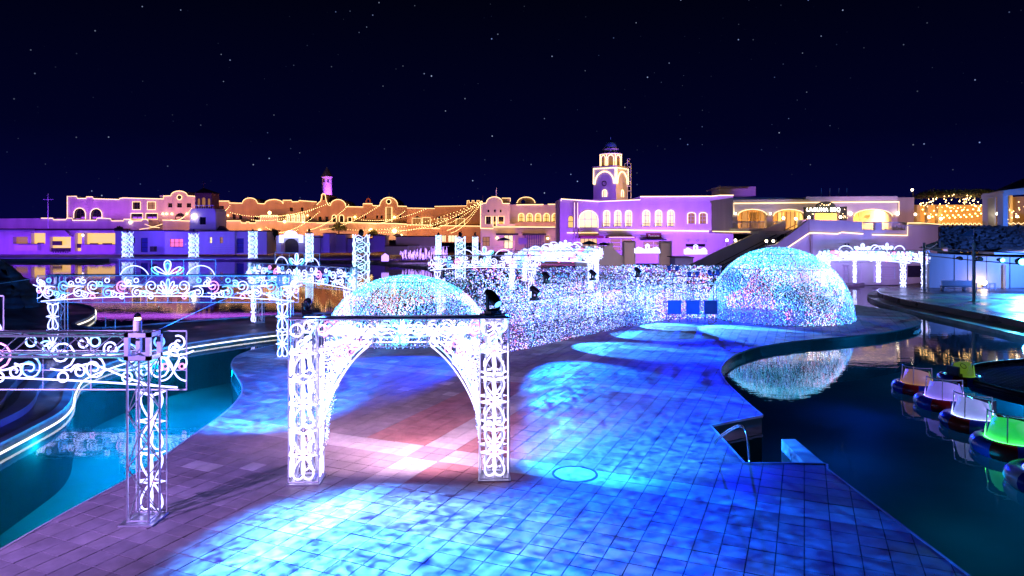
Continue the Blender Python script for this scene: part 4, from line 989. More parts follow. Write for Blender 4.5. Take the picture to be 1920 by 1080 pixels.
# ------------------------------------------------------------------ facades
def arc(x0, x1, yb, yt, n=10):
    cx, rx = (x0 + x1) / 2, (x1 - x0) / 2
    return [(cx - rx * math.cos(math.pi * k / n), yb - (yb - yt) * math.sin(math.pi * k / n)) for k in range(n + 1)]
def ah(x0, x1, yt, yb, k=1.0): return [(x0, yb)] + arc(x0, x1, yt + min((x1 - x0) / 2 * k, yb - yt - 0.5), yt, 8) + [(x1, yb)]
def rc(x0, x1, yt, yb): return [(x0, yb), (x0, yt), (x1, yt), (x1, yb)]
def ci(cx, cy_, r): return [(cx + r * math.cos(6.2832 * k / 14), cy_ + r * math.sin(6.2832 * k / 14)) for k in range(14)]
def wall(parent, outline, Y, depth, mat, holes=(), name='wall', reveal=0.35):
    O = [W(x, y, Y) for x, y in outline]; HH = [[W(x, y, Y) for x, y in h] for h in holes]
    def ccw(P, want):
        a = sum(P[i].x * P[(i + 1) % len(P)].z - P[(i + 1) % len(P)].x * P[i].z for i in range(len(P)))
        return P if (a > 0) == want else P[::-1]
    O = ccw(O, True); HH = [ccw(h, True) for h in HH]
    mb = MB()
    loops = [[Vector((p.x, p.z, 0)) for p in l] for l in [O] + HH]
    flat = [p for l in loops for p in l]
    tris = tessellate_polygon(loops)
    mb.add([(p.x, Y, p.y) for p in flat], [orient(t, flat) for t in tris])
    n = len(O)
    mb.add([(p.x, Y, p.z) for p in O] + [(p.x, Y + depth, p.z) for p in O], [(i, n + i, n + (i + 1) % n, (i + 1) % n) for i in range(n)] + ([tuple(range(2 * n - 1, n - 1, -1))] if reveal < depth or not HH else []))
    if HH and reveal >= depth: mb.add([(p.x, Y + depth, p.y) for p in flat], [tuple(reversed(orient(t, flat))) for t in tris])
    for h in HH:
        k = len(h)
        mb.add([(p.x, Y, p.z) for p in h] + [(p.x, Y + reveal, p.z) for p in h], [(i, (i + 1) % k, k + (i + 1) % k, k + i) for i in range(k)])
    return mb.build(name, mat, parent)
def window(parent, hole, Y, pane, bars=(1, 1), reveal=0.30, barmat='dark_wood', name='window'):
    P = [W(x, y, Y) for x, y in hole]; c = sum(P, Vector((0, 0, 0))) / len(P)
    a = sum(P[i].x * P[(i + 1) % len(P)].z - P[(i + 1) % len(P)].x * P[i].z for i in range(len(P)))
    if a < 0: P = P[::-1]
    x0, x1, z0, z1 = min(p.x for p in P), max(p.x for p in P), min(p.z for p in P), max(p.z for p in P)
    mb = MB(); mb.add([(p.x, Y + reveal, p.z) for p in P], [tuple(range(len(P)))])
    w = mb.build(name, pane, parent)
    if bars[0] or bars[1]:
        b = MB(); t = min(0.09, 0.10 * (x1 - x0)) * 0.6 + 0.02; yy = Y + reveal - 0.05
        k = len(P)
        for i in range(k): b.tube([(P[i].x, yy, P[i].z), (P[(i + 1) % k].x, yy, P[(i + 1) % k].z)], t, 4, caps=False)
        for i in range(1, bars[0] + 1): x = x0 + (x1 - x0) * i / (bars[0] + 1); b.box((x - t * 0.6, yy - 0.03, z0), (x + t * 0.6, yy + 0.03, z1 - (0.04 if len(P) < 6 else (z1 - z0) * 0.05)))
        for i in range(1, bars[1] + 1): z = z0 + (z1 - z0) * i / (bars[1] + 1); b.box((x0, yy - 0.03, z - t * 0.6), (x1, yy + 0.03, z + t * 0.6))
        b.build('frame', barmat, w)
    return w
def rope(parent, pts, Y, px=1.25, closed=False, mat='rope_warm', name='rope_light', dy=0.12):
    r = px * Y / F * 0.5
    return MB().tube([W(x, y, Y) - Vector((0, dy + r, 0)) for x, y in pts], r, 4, closed=closed).build(name, mat, parent)
def pxbox(parent, x0, x1, y0, y1, Y, depth, mat, name):
    a, b = W(x0, y1, Y), W(x1, y0, Y); return MB().box(a, (b.x, Y + depth, b.z)).build(name, mat, parent)
def bulb(parent, x, y, Y, px=2.0, mat='bulb_warm', name='wall_lamp'):
    return MB().ball(W(x, y, Y) - Vector((0, 0.25, 0)), px * Y / F, 8, 6).build(name, mat, parent, True)

# --- white block at the far left, upper storey
Y = 192
A = thing('building', 'long rope-lit building with round topped gable at far left', 'building', W(240, 470, Y))
roofA = [(127, 368), (144, 368), (146, 372), (162, 372), (163, 369), (174, 369), (176, 372.5), (224, 374), (225, 372), (232, 371), (307, 373), (307, 367.5), (321, 367)] + arc(321, 352, 367, 358)[1:-1] + [(352, 367), (366, 368), (400, 376)]
hA = [ah(139, 161, 390, 411.5), ah(170, 192, 391, 411.5), rc(249, 264, 378.5, 393), rc(277, 292, 378.5, 393), rc(246, 268, 400, 411), rc(274, 296, 400, 411), ci(337, 370, 4.6), rc(315, 323, 381, 389), rc(332, 341, 381, 389), rc(350, 358, 381, 389), ah(328, 347, 399, 411.5)]
wall(A, [(127, 440)] + roofA + [(400, 440)], Y, 14, 'stucco', hA)
for i, h in enumerate(hA): window(A, h, Y, 'glass_dark' if i != 3 else 'room_dim', (1, 1))
rope(A, [(127, 411)] + roofA[:-1], Y)
for i in (0, 1): rope(A, hA[i], Y)
for i in (2, 3, 4, 5, 6): rope(A, hA[i], Y, closed=True)
for x in (323, 351, 313, 306): bulb(A, x, 401, Y, 1.6)
pxbox(A, 300, 308, 366, 373, Y + 1, 3, 'stucco', 'chimney')
# --- terrace wall below it
Y = 184
T = thing('terrace_wall', 'stepped terrace wall outlined in warm rope light, far left', 'wall', W(280, 470, Y))
rT = [(-80, 411), (78, 409), (100, 409), (101, 412), (124, 412), (126, 409), (136, 409), (137, 413), (181, 413), (183, 409), (195, 409), (208, 410), (210, 414), (232, 414), (233, 411), (246, 411), (247, 414), (266, 414), (268, 411), (276, 411), (279, 414.5)]
wall(T, [(-80, 445)] + rT + [(279, 445)], Y, 5, 'stucco', name='wall')
rope(T, rT[1:], Y)
wall(T, [(279, 445), (279, 430), (305, 430), (305, 445)], Y + 3, 2, 'stucco_ochre', name='stair_wall')
r2 = [(305, 412.5), (358, 414.5), (404, 414), (452, 414), (453, 418), (462, 418), (462, 416), (468, 416), (468, 418), (480, 418), (480, 414), (489, 414), (489, 404), (521, 404), (521, 415), (600, 418)]
wall(T, [(305, 450)] + r2 + [(600, 450)], Y - 1, 4, 'stucco', name='wall')
rope(T, r2, Y - 1)
bulb(T, 245, 417, Y, 2.2, 'globe_lamp'); bulb(T, 487, 432, Y - 1, 2.6); bulb(T, 534, 415, Y - 1, 2.6); bulb(T, 569, 418, Y - 1, 2.4); bulb(T, 506, 399, Y - 2, 3.2)
for k, (a, b) in enumerate((((272, 420), (300, 427)), ((262, 430), (305, 420)))): rope(T, [(a[0], a[1]), ((a[0] + b[0]) / 2, (a[1] + b[1]) / 2 + 2), b], Y - 2, 1.0)
# --- restaurants under the terrace
Y = 172
Rr = thing('restaurant', 'low restaurant with glowing yellow rooms by the dark rock', 'restaurant', W(110, 476, Y))
hR = [rc(24, 52, 444, 457), rc(58, 85, 437, 457), rc(93, 133, 444, 472), rc(140, 154, 437, 471), rc(158, 220, 437, 458)]
wall(Rr, [(-90, 478), (-90, 432), (228, 432), (228, 478)], Y, 9, 'stucco', hR, reveal=1.4)
for h, m in zip(hR, ('room_dim', 'room_warm', 'room_warm', 'room_warm', 'room_warm')): window(Rr, h, Y, m, (0, 0), 1.3)
wall(Rr, [(92, 443.5)] + arc(98, 128, 440, 431) + [(134, 443.5)], Y - 0.8, 0.7, 'stucco', name='arched_sign')
pxbox(Rr, -90, 228, 428.5, 432, Y - 2.5, 4, 'dark_wood', 'eave')
for (x0, x1, y0, y1) in ((98, 114, 452, 460), (96, 131, 465, 472), (70, 80, 455, 457), (168, 182, 456, 458), (192, 208, 456, 458), (144, 152, 457, 465)): pxbox(Rr, x0, x1, y0, y1, Y + 0.2, 0.6, 'dark_wood', 'counter')
for k in range(7): pxbox(Rr, 99 + k * 4.6, 100 + k * 4.6, 466, 474, Y - 0.6, 0.15, 'iron', 'stool')
pxbox(Rr, 0, 57, 430.5, 434, Y - 4, 3, 'stucco_white', 'awning'); pxbox(Rr, 152, 222, 459, 472, Y - 0.7, 0.5, 'stucco', 'counter_front'); pxbox(Rr, 26, 70, 459, 470, Y - 1.2, 1.0, 'stucco_white', 'counter_front')
pxbox(Rr, 153.5, 158, 437, 458, Y - 0.2, 0.6, 'stucco', 'pillar'); bulb(Rr, 156.5, 441, Y - 0.4, 1.8, 'globe_lamp')
# long violet canopies in front of the restaurants
for (x0, x1, y0, y1, YY, lab) in ((-100, 205, 485, 490, 140, 'long flat canopy roof before the restaurants'), (-100, 190, 494, 498, 128, 'lower flat canopy roof nearest the left pool')):
    cn = thing('canopy', lab, 'canopy', W(60, 505, YY)); pxbox(cn, x0, x1, y0, y1, YY, 3, 'stucco_white', 'slab')
    for k in range(7): pxbox(cn, x0 + 20 + k * 44, x0 + 22 + k * 44, y1, y1 + 14, YY + 1.2, 0.2, 'white_iron', 'post')
# --- cross mast
cr = thing('cross_mast', 'slender white cross mast at far left', 'cross', W(90, 430, 178)); 
MB().tube([W(90, 432, 178), W(90, 363, 178)], 0.12, 5).build('mast', 'white_iron', cr); MB().tube([W(80, 374, 178), W(100, 374, 178)], 0.10, 5).build('arm', 'white_iron', cr)
# --- low blue house by the pool
Y = 156
B = thing('house', 'low blue-lit house with a pink window by the far pool', 'house', W(360, 477, Y))
h1 = [rc(264, 277, 446, 473), rc(247, 253, 446, 456)]
wall(B, [(216, 477), (216, 433), (310, 433), (310, 477)], Y + 2, 8, 'stucco_white', h1); window(B, h1[0], Y + 2, 'door_blue', (0, 2), name='door'); window(B, h1[1], Y + 2, 'glass_dark')
h2 = [rc(318, 343, 447.5, 463), rc(393, 397.5, 444.5, 456), rc(412, 418, 444.5, 456)]
wall(B, [(309, 477), (309, 434), (440, 434), (440, 477)], Y, 9, 'stucco_white', h2); window(B, h2[0], Y, 'room_pink', (2, 1), barmat='dark_wood'); window(B, h2[1], Y, 'room_pale', (0, 1)); window(B, h2[2], Y, 'room_dim', (0, 1))
h3 = [rc(442, 457, 447, 474)]
wall(B, [(440, 477), (440, 434), (500, 434), (500, 477)], Y + 1, 8, 'stucco_white', h3); window(B, h3[0], Y + 1, 'door_blue', (0, 2), name='door')
pxbox(B, 214, 311, 431, 433.2, Y + 1.6, 9, 'roof_tile', 'roof'); pxbox(B, 308, 441, 432, 434.3, Y - 0.5, 10, 'roof_tile', 'roof'); pxbox(B, 440.5, 501, 432, 434.3, Y + 0.5, 9, 'roof_tile', 'roof')
for k in range(4): pxbox(B, 398, 436, 462 + k * 4, 462.6 + k * 4, Y - 0.8, 0.08, 'white_iron', 'railing')
pxbox(B, 281, 289, 462, 472, Y - 1, 1.2, 'dark_wood', 'cabinet'); pxbox(B, 318, 343, 463.5, 464.6, Y - 0.25, 0.3, 'trim_stone', 'sill')
bulb(B, 469, 479, Y - 3, 0.8); bulb(B, 349, 458, Y, 0.0001 + 1.0, 'dim_letter', 'round_sign')
# --- bell tower over the house
Y = 160
BT = thing('bell_tower', 'small brown bell tower topped by a cross, behind the blue house', 'bell tower', W(380, 434, Y))
hb = [rc(374, 386, 407, 421)]
wall(BT, [(355, 434), (357, 394), (360, 391), (401, 391), (404, 397), (405, 434)], Y, 6, 'stucco_white', hb); window(BT, hb[0], Y, 'glass_dark', (0, 0))
hb2 = [ah(370, 375, 372, 388), ah(378, 385, 370, 388), ah(389, 394, 372, 388)]
wall(BT, [(366, 391), (366, 362), (397, 362), (397, 391)], Y + 0.6, 4, 'brick_red', hb2, name='belfry')
for h in hb2: window(BT, h, Y + 0.6, 'room_dim', (0, 0))
a, b = W(364, 362, Y + 0.2), W(399, 362, Y + 0.2); ap = W(381.5, 352, Y + 2.5)
MB().add([a, b, (b.x, Y + 5, b.z), (a.x, Y + 5, a.z), ap], [(0, 1, 4), (1, 2, 4), (2, 3, 4), (3, 0, 4)]).build('roof', 'roof_tile', BT)
MB().tube([W(381.5, 353, Y + 2.5), W(381.5, 340, Y + 2.5)], 0.12, 5).build('cross', 'iron', BT); MB().tube([W(377.5, 344, Y + 2.5), W(385.5, 344, Y + 2.5)], 0.10, 5).build('cross_arm', 'iron', BT)
for k in range(9): x = 364 + k * 4.4; MB().tube([W(x, 391.5, Y - 0.3), W(x, 385, Y - 0.3)], 0.05, 4).build('baluster', 'white_iron', BT)
MB().tube([W(362, 385, Y - 0.3), W(402, 385, Y - 0.3)], 0.06, 4).build('balcony_rail', 'white_iron', BT)
bulb(BT, 364, 406, Y - 0.2, 4.0, 'globe_lamp')
MB().add([W(390, 434, Y - 0.5), W(432, 434, Y - 0.5), W(420, 424, Y + 2), W(397, 421, Y + 2)], [(0, 1, 2, 3)]).build('lean_to_roof', 'roof_tile', BT)
# --- curved gable row
Y = 190
C = thing('building', 'ochre building with twin curved gables in the middle left', 'building', W(500, 470, Y))
rC = [(400, 377), (430, 377), (430, 380.5)] + arc(455, 483, 381, 371) + [(490, 382)] + arc(497, 531, 382, 374) + [(531, 375.5), (547, 375.5), (548, 378.5), (560, 378), (561, 376), (594, 378.5)]
hC = [rc(543, 549, 389, 396), rc(564, 569, 389, 396)] + [ah(x, x + 6.5, 402, 416) for x in (537, 547, 556, 565.5)] + [rc(408, 420, 386, 394), rc(436, 442, 402, 411), rc(448, 454, 402, 411), rc(476, 484, 404, 413), rc(579, 583, 406, 415)]
wall(C, [(400, 445)] + rC + [(594, 445)], Y, 12, 'stucco_ochre', hC)
for i, h in enumerate(hC): window(C, h, Y, 'room_pale' if 2 <= i <= 5 else 'glass_dark', (1, 1))
for i in (2, 3, 4, 5): rope(C, hC[i], Y, 0.8)
rope(C, rC, Y)
for x in (411, 428, 577): bulb(C, x, 404, Y, 1.5)
# --- bell cote and round gable row
Y = 186
D = thing('building', 'ochre building with bell cote and round gable, mid row', 'building', W(680, 470, Y))
rD = [(594, 384), (599, 379), (601.5, 377), (603, 371)] + arc(603, 611, 368, 363, 6)[1:-1] + [(611, 371), (612.5, 378), (617, 385)] + arc(620, 648, 385, 374) + [(648, 381), (649, 387.5), (681, 388), (681, 382), (698, 382), (699, 385.5), (712, 386)] + arc(712.5, 746, 385, 370)[1:-1] + [(746, 386.5), (763, 387)]
hD = [ah(605, 609.2, 366, 375), ah(623, 631, 403, 416), ah(636.5, 645, 403, 416), rc(652.5, 660, 407, 416), rc(597, 603, 406, 415), rc(610, 616, 406, 415), rc(705, 709, 404, 410), rc(713.5, 717.5, 404, 410), rc(724, 735, 388.5, 416), ci(729, 378, 4.4), rc(738.5, 742.5, 404, 410), rc(748.5, 752.5, 404, 410), rc(677, 680, 404, 410), rc(684, 687, 404, 410)]
wall(D, [(594, 445)] + rD + [(763, 445)], Y, 12, 'stucco_ochre', hD)
for i, h in enumerate(hD): window(D, h, Y, 'room_dim' if i in (8,) else 'glass_dark', (1, 1) if i in (1, 2, 3, 8) else (0, 0))
rope(D, rD, Y)
for i in (1, 2): rope(D, hD[i], Y)
for i in (3, 9): rope(D, hD[i], Y, closed=True)
rope(D, hD[8], Y)
wall(D, [(685, 382)] + [(685, 376)] + arc(686, 695, 375.5, 371, 6) + [(695, 376), (695, 382)], Y, 1.0, 'brick_red', [ah(688, 692.4, 374, 380)], 'small_bell_cote', 1.0)
MB().tube([W(690.3, 371, Y), W(690.3, 366.5, Y)], 0.1, 4).build('finial', 'iron', D); MB().tube([W(729.5, 370, Y), W(729.5, 361, Y)], 0.14, 4).build('finial', 'iron', D); MB().tube([W(607, 363, Y), W(607, 358, Y)], 0.1, 4).build('finial', 'iron', D)
for x in (666, 740): bulb(D, x, 407, Y, 2.0)
rD2 = [(594, 418), (663, 417.5), (742, 419), (820, 424)]
wall(D, [(560, 450), (560, 417)] + rD2 + [(820, 450)], Y - 8, 4, 'stucco', name='terrace_wall'); rope(D, rD2, Y - 8)
for x, y, s in ((696, 432, 4.0), (740, 433, 4.5), (753, 441, 2.0), (797, 435, 3.0)): bulb(D, x, y, Y - 9, s * 0.9)
# --- crenellated row
Y = 176
E = thing('building', 'crenellated flat-roofed building below the string light mast', 'building', W(830, 470, Y))
rE = [(763, 390), (815, 391), (815, 387), (875, 386), (876, 380), (876, 376), (880, 376), (880, 380), (885, 380), (885, 376), (889, 376), (889, 380), (894, 380), (894, 376), (899, 376), (899, 380), (905, 380)]
hE = [rc(773, 790, 409, 421), rc(792.5, 807, 408, 421), rc(820, 838, 410, 421), rc(855, 871, 410, 421)]
wall(E, [(763, 448)] + rE + [(905, 448)], Y, 12, 'stucco_ochre', hE)
for h in hE: window(E, h, Y, 'room_dim', (3, 0)); rope(E, h, Y, 0.9)
rope(E, rE, Y, 0.9)
rE2 = [(763, 421.5), (810, 422), (811, 428.5), (825, 428.5), (825, 423), (902, 424)]
wall(E, [(763, 455)] + rE2 + [(902, 455)], Y - 6, 3, 'stucco_ochre', [rc(828, 836, 441, 458 - 4), rc(840, 858, 441, 454)], 'terrace_wall'); rope(E, rE2, Y - 6)
for x0, x1 in ((828, 836), (840, 858)): window(E, rc(x0, x1, 441, 454), Y - 6, 'room_pale', (2, 0))
def umbrella(label, x, y, Y, w):
    p = W(x, y, Y); o = thing('umbrella', label, 'umbrella', W(x, y + w * 0.45, Y), 'closed and open cafe umbrellas'); rr = w * Y / F / 2
    MB().lathe([(rr, -rr * 0.42), (rr * 0.5, -rr * 0.16), (0.02, 0)], p, 8).build('canopy', 'umbrella', o); MB().tube([p, W(x, y + w * 0.45, Y)], 0.06, 5).build('pole', 'iron', o)
for x, y, Y_, w, lab in ((782, 405, 172, 16, 'tiny dark umbrella on the crenellated terrace, first from left'), (824, 406, 172, 18, 'tiny dark umbrella in the middle of the crenellated terrace'), (860, 405, 172, 22, 'tiny dark umbrella at the end of the crenellated terrace'),
                         (945, 445, 118, 28, 'dark cafe umbrella before the lit glass door'), (1105, 451, 96, 36, 'dark umbrella standing left of the pale stair wall'), (1132, 454, 94, 26, 'small dark umbrella touching the pale stair wall'), (745, 438, 165, 20, 'dark umbrella near the red awning')): umbrella(lab, x, y, Y_, w)
# --- far violet turret
Y = 205
TU = thing('turret', 'violet-lit far turret with pointed slate roof', 'turret', W(613, 385, Y)); c = W(613, 385, Y)
MB().lathe([(1.45, 0), (1.45, 8.2), (1.62, 8.3), (1.62, 8.7)], c, 20).build('shaft', 'stucco_white', TU, False)
MB().lathe([(1.75, 8.6), (1.0, 9.9), (0.5, 10.7), (0.02, 11.6)], c, 20).build('roof', 'slate', TU, False)
for a in (-1.9, -1.1): MB().box((c.x + 1.45 * math.cos(a) - 0.2, c.y + 1.45 * math.sin(a) - 0.1, c.z + 6.8), (c.x + 1.45 * math.cos(a) + 0.2, c.y + 1.45 * math.sin(a) + 0.1, c.z + 7.6)).build('window', 'glass_dark', TU)

# --- gabled shop block
Y = 128
Eb = thing('building', 'gabled shop block left of the arcaded wing', 'building', W(928, 475, Y))
rEb = [(901, 383), (905, 383), (905, 381), (911, 381)] + arc(912, 942, 380, 369) + [(943, 381.5), (956, 381.5)]
hEb = [rc(914, 917.5, 393, 398), rc(926, 929.5, 393, 398), rc(937, 940.5, 393, 398), rc(910.5, 921, 405.5, 420), rc(924.5, 930.5, 405.5, 424), rc(934, 945, 405.5, 420), rc(945, 962, 441, 466), rc(905, 918, 444, 462)]
wall(Eb, [(901, 472)] + rEb + [(956, 381.5), (956, 420), (966, 420), (966, 472)], Y, 9, 'stucco', hEb)
for i, h in enumerate(hEb): window(Eb, h, Y, 'glass_dark' if i < 6 else ('room_pale' if i == 6 else 'room_dim'), (1, 1) if i > 2 else (0, 0))
rope(Eb, rEb, Y); rope(Eb, [(901, 383), (901, 428)], Y)
for i in (3, 4, 5): rope(Eb, hEb[i], Y, 1.1)
rope(Eb, [(901, 428), (925, 428.5), (925, 425.5), (966, 425.5)], Y)
MB().tube([W(930.5, 369, Y), W(930.5, 353, Y)], 0.09, 5).build('mast', 'white_iron', Eb); pxbox(Eb, 941, 957, 371, 379, Y + 3, 4, 'stucco_ochre', 'roof_box'); rope(Eb, [(941, 371.5), (957, 371.5), (957, 378)], Y + 3, 1.0)
pxbox(Eb, 930, 972, 437.5, 441, Y - 2.0, 2, 'awning', 'awning'); bulb(Eb, 932, 446, Y, 2.0); MB().tube([W(905, 378, Y), W(905, 366, Y)], 0.1, 5).build('string_mast', 'iron', Eb)
# --- arcaded wing
Y = 132
Fw = thing('building', 'arcaded wing with six lit arches and a balcony', 'building', W(1010, 475, Y))
hF = [ah(972, 982.5, 400, 415.5), ah(987.5, 998.5, 400, 415.5), ah(1003.5, 1014, 400, 415.5), ah(1019.5, 1030, 400, 415.5), ah(1035, 1046, 400, 415.5), ah(1050, 1055.5, 400, 415.5), rc(1022, 1030, 442, 466)]
wall(Fw, [(955, 475), (955, 383), (968, 383.5), (1060, 384), (1060, 475)], Y, 10, 'stucco', hF)
for i, h in enumerate(hF): window(Fw, h, Y, 'room_warm' if i < 6 else 'room_dim', (1, 1)); (rope(Fw, h, Y, 1.15) if i < 6 else None)
rope(Fw, [(968, 384), (1019, 383.6)], Y, 1.5); rope(Fw, [(1027, 383), (1054, 383)], Y, 1.5)
wall(Fw, [(968, 383)] + arc(970, 1003, 381, 369.5) + [(1006, 383)], Y + 4, 2, 'stucco_ochre', [ah(977, 985, 374, 382)], 'rear_gable', 2.0); rope(Fw, [(968, 380)] + arc(970, 1003, 380, 369.5) + [(1004, 380)], Y + 4)
pxbox(Fw, 966, 1060, 416.5, 423.5, Y - 1.8, 0.3, 'stucco_ochre', 'balcony_wall'); pxbox(Fw, 966, 1060, 423.5, 427, Y - 1.8, 1.8, 'trim_stone', 'balcony_slab'); rope(Fw, [(925, 425.3), (1060, 426)], Y - 1.9, 1.6)
pxbox(Fw, 980, 1024, 437.5, 441, Y - 3, 3, 'awning', 'awning')
for k in range(9): pxbox(Fw, 984 + k * 4.2, 985.4 + k * 4.2, 441, 466, Y - 0.4, 0.2, 'door_blue', 'shutter_slat')
bulb(Fw, 1027, 447, Y, 2.2)
for x0, x1, lab in ((972, 988, 'planter'), (1053, 1068, 'planter')): pxbox(Fw, x0, x1, 446, 458, Y - 16, 1.6, 'stucco_white', 'pier')

# --- main violet building
Y = 112
M = thing('building', 'big violet-lit building with tall arched windows below the clock tower', 'building', W(1200, 492, Y))
rb = [(1050, 373), (1122, 375)]
hb = [ah(1085.5, 1121, 394.5, 427, 0.95), ah(1065, 1075.5, 404, 427), rc(1088, 1130, 446, 462)]
wall(M, [(1050, 492), (1050, 373), (1123, 375), (1123, 492)], Y - 2, 12, 'stucco', hb[:2] + [rc(1088, 1120, 447, 464)], 'bay_wall', 0.6)
window(M, hb[0], Y - 2, 'room_pale', (2, 1), 0.5, 'trim_stone'); window(M, hb[1], Y - 2, 'room_warm', (0, 1)); window(M, rc(1088, 1120, 447, 464), Y - 2, 'room_warm', (3, 0))
rope(M, hb[0], Y - 2, 1.2, mat='rope_near'); rope(M, [(1052, 377), (1052, 373), (1122, 378), (1200, 374.6)], Y - 2.2, 1.5, mat='rope_near'); rope(M, [(1063, 436.5), (1121, 436.5)], Y - 2, 1.4)
for x in (1077, 1083): pxbox(M, x - 1.2, x + 1.2, 378, 450, Y - 2.5, 0.4, 'trim_stone', 'pilaster'); rope(M, [(x, 380), (x, 426)], Y - 2.6, 0.9)
rm = [(1123, 376), (1200, 374), (1200, 368.5), (1275, 368.2), (1335, 367.8), (1348, 366.2), (1375, 366)]
hm = [ah(1131.5, 1143, 394.5, 424.5), ah(1152.5, 1164, 394.5, 424.5), ah(1172.5, 1184, 394.5, 424.5), ah(1205, 1218, 394, 424.5), ah(1228.5, 1240.5, 394, 424.5), ah(1251.5, 1263.5, 394, 424.5), ah(1289, 1303.5, 398.5, 419.5, 0.5), ah(1311, 1325, 398.5, 419.5, 0.5), rc(1358.5, 1368, 404, 422), rc(1144, 1186, 447, 470), rc(1206, 1246, 452, 476)]
wall(M, [(1123, 494)] + rm + [(1375, 494)], Y, 16, 'stucco_white', hm, reveal=0.4)
for i, h in enumerate(hm): window(M, h, Y, 'room_pale' if i < 6 else ('glass_dark' if i == 8 else 'room_dim'), (1, 2), 0.35, 'trim_stone' if i < 8 else 'white_iron')
for i in range(8): rope(M, h := hm[i], Y, 1.25, mat='rope_near')
for i in range(6):
    x0, x1 = hm[i][0][0], hm[i][-1][0]; pxbox(M, x0 - 1.5, x1 + 1.5, 424.5, 425.6, Y - 0.6, 0.8, 'trim_stone', 'window_balcony')
    for k in range(7): xx = x0 - 1 + (x1 - x0 + 2) * k / 6; MB().tube([W(xx, 424.5, Y - 0.55), W(xx, 418.5, Y - 0.55)], 0.03, 4).build('railing_bar', 'brick_red', M)
    MB().tube([W(x0 - 1, 418.5, Y - 0.55), W(x1 + 1, 418.5, Y - 0.55)], 0.035, 4).build('railing', 'brick_red', M)
rope(M, rm[2:], Y, 1.5, mat='rope_near'); rope(M, [(1123, 430.5), (1270, 432.5), (1335, 433.5), (1372, 435)], Y, 1.6, mat='rope_near')
pxbox(M, 1088, 1132, 442, 446.5, Y - 4.5, 3, 'red_sign', 'awning'); pxbox(M, 1140, 1192, 443.5, 447, Y - 3, 3, 'red_sign', 'awning'); pxbox(M, 1142, 1190, 444.4, 445.2, Y - 3.1, 0.08, 'rope_near', 'awning_light')
pxbox(M, 1204, 1250, 448.5, 450.5, Y - 2, 2, 'awning', 'awning'); pxbox(M, 1212, 1240, 437.5, 446, Y - 0.3, 0.25, 'red_sign', 'sign_board')
def text(parent, body, x, y, Y, hpx, wpx, mat, name='lettering'):
    cu = bpy.data.curves.new(name, 'FONT'); cu.body = body; cu.align_x, cu.align_y = 'CENTER', 'CENTER'; cu.extrude = 0.03; cu.size = 1; cu.space_character = 1.18
    cu.materials.append(MATS[mat]); o = bpy.data.objects.new(name, cu); col.objects.link(o); bpy.context.view_layer.update()
    dw, dh = max(o.dimensions.x, 0.01), max(o.dimensions.y, 0.01)
    o.rotation_euler = (R(90), 0, 0); o.scale = (wpx * Y / F / dw, hpx * Y / F / dh, 1); o.location = W(x, y, Y)
    me = bpy.data.meshes.new_from_object(o); n = bpy.data.objects.new(name, me); n.rotation_euler, n.scale, n.location = o.rotation_euler, o.scale, o.location
    bpy.data.objects.remove(o); col.objects.link(n); o = n
    if parent is not None: o.location = Vector(o.location) - world_loc(parent); o.parent = parent
    return o
text(M, 'Fontana', 1226, 442, Y - 0.4, 4.4, 20, 'dim_letter')['kind'] = 'stuff'
for k, x in enumerate((1290, 1307, 1323)): bulb(M, x, 451.5, Y - 0.4, 1.6, 'steel', 'vent_hood')
pxbox(M, 1286, 1322, 458, 462.5, Y - 0.2, 0.25, 'glass_dark', 'louvre')
MB().box(W(1350, 367, Y + 3), W(1398, 353, Y + 8)).build('roof_plant_room', 'stucco_white', M); pxbox(M, 1346, 1402, 352.5, 354.5, Y + 2.5, 6.5, 'trim_stone', 'plant_room_cornice')
pxbox(M, 1356.5, 1370, 402.3, 404, Y - 0.15, 0.2, 'white_iron', 'lintel'); pxbox(M, 1356.5, 1370, 422, 423.5, Y - 0.2, 0.25, 'white_iron', 'sill')
for k, (x0, x1) in enumerate(((1094, 1112), (1172, 1192), (1240, 1260))): pxbox(M, x0 + 76 if k == 0 else x0, x1 + 76 if k == 0 else x1, 452 if k else 454, 496, Y - 14, 1.8, 'stucco', 'gate_pier')
# pale ramp wall in front of it
rw = thing('ramp_wall', 'pale sloping stair wall behind the crowded white portals', 'wall', W(1140, 505, 96))
wall(rw, [(1080, 506), (1080, 461), (1142, 461), (1146, 458), (1150, 458), (1150, 466), (1172, 484), (1172, 506)], 96, 1.2, 'stucco_white'); pxbox(rw, 1141, 1150, 455.5, 461, 95.5, 1.8, 'stucco_white', 'newel')
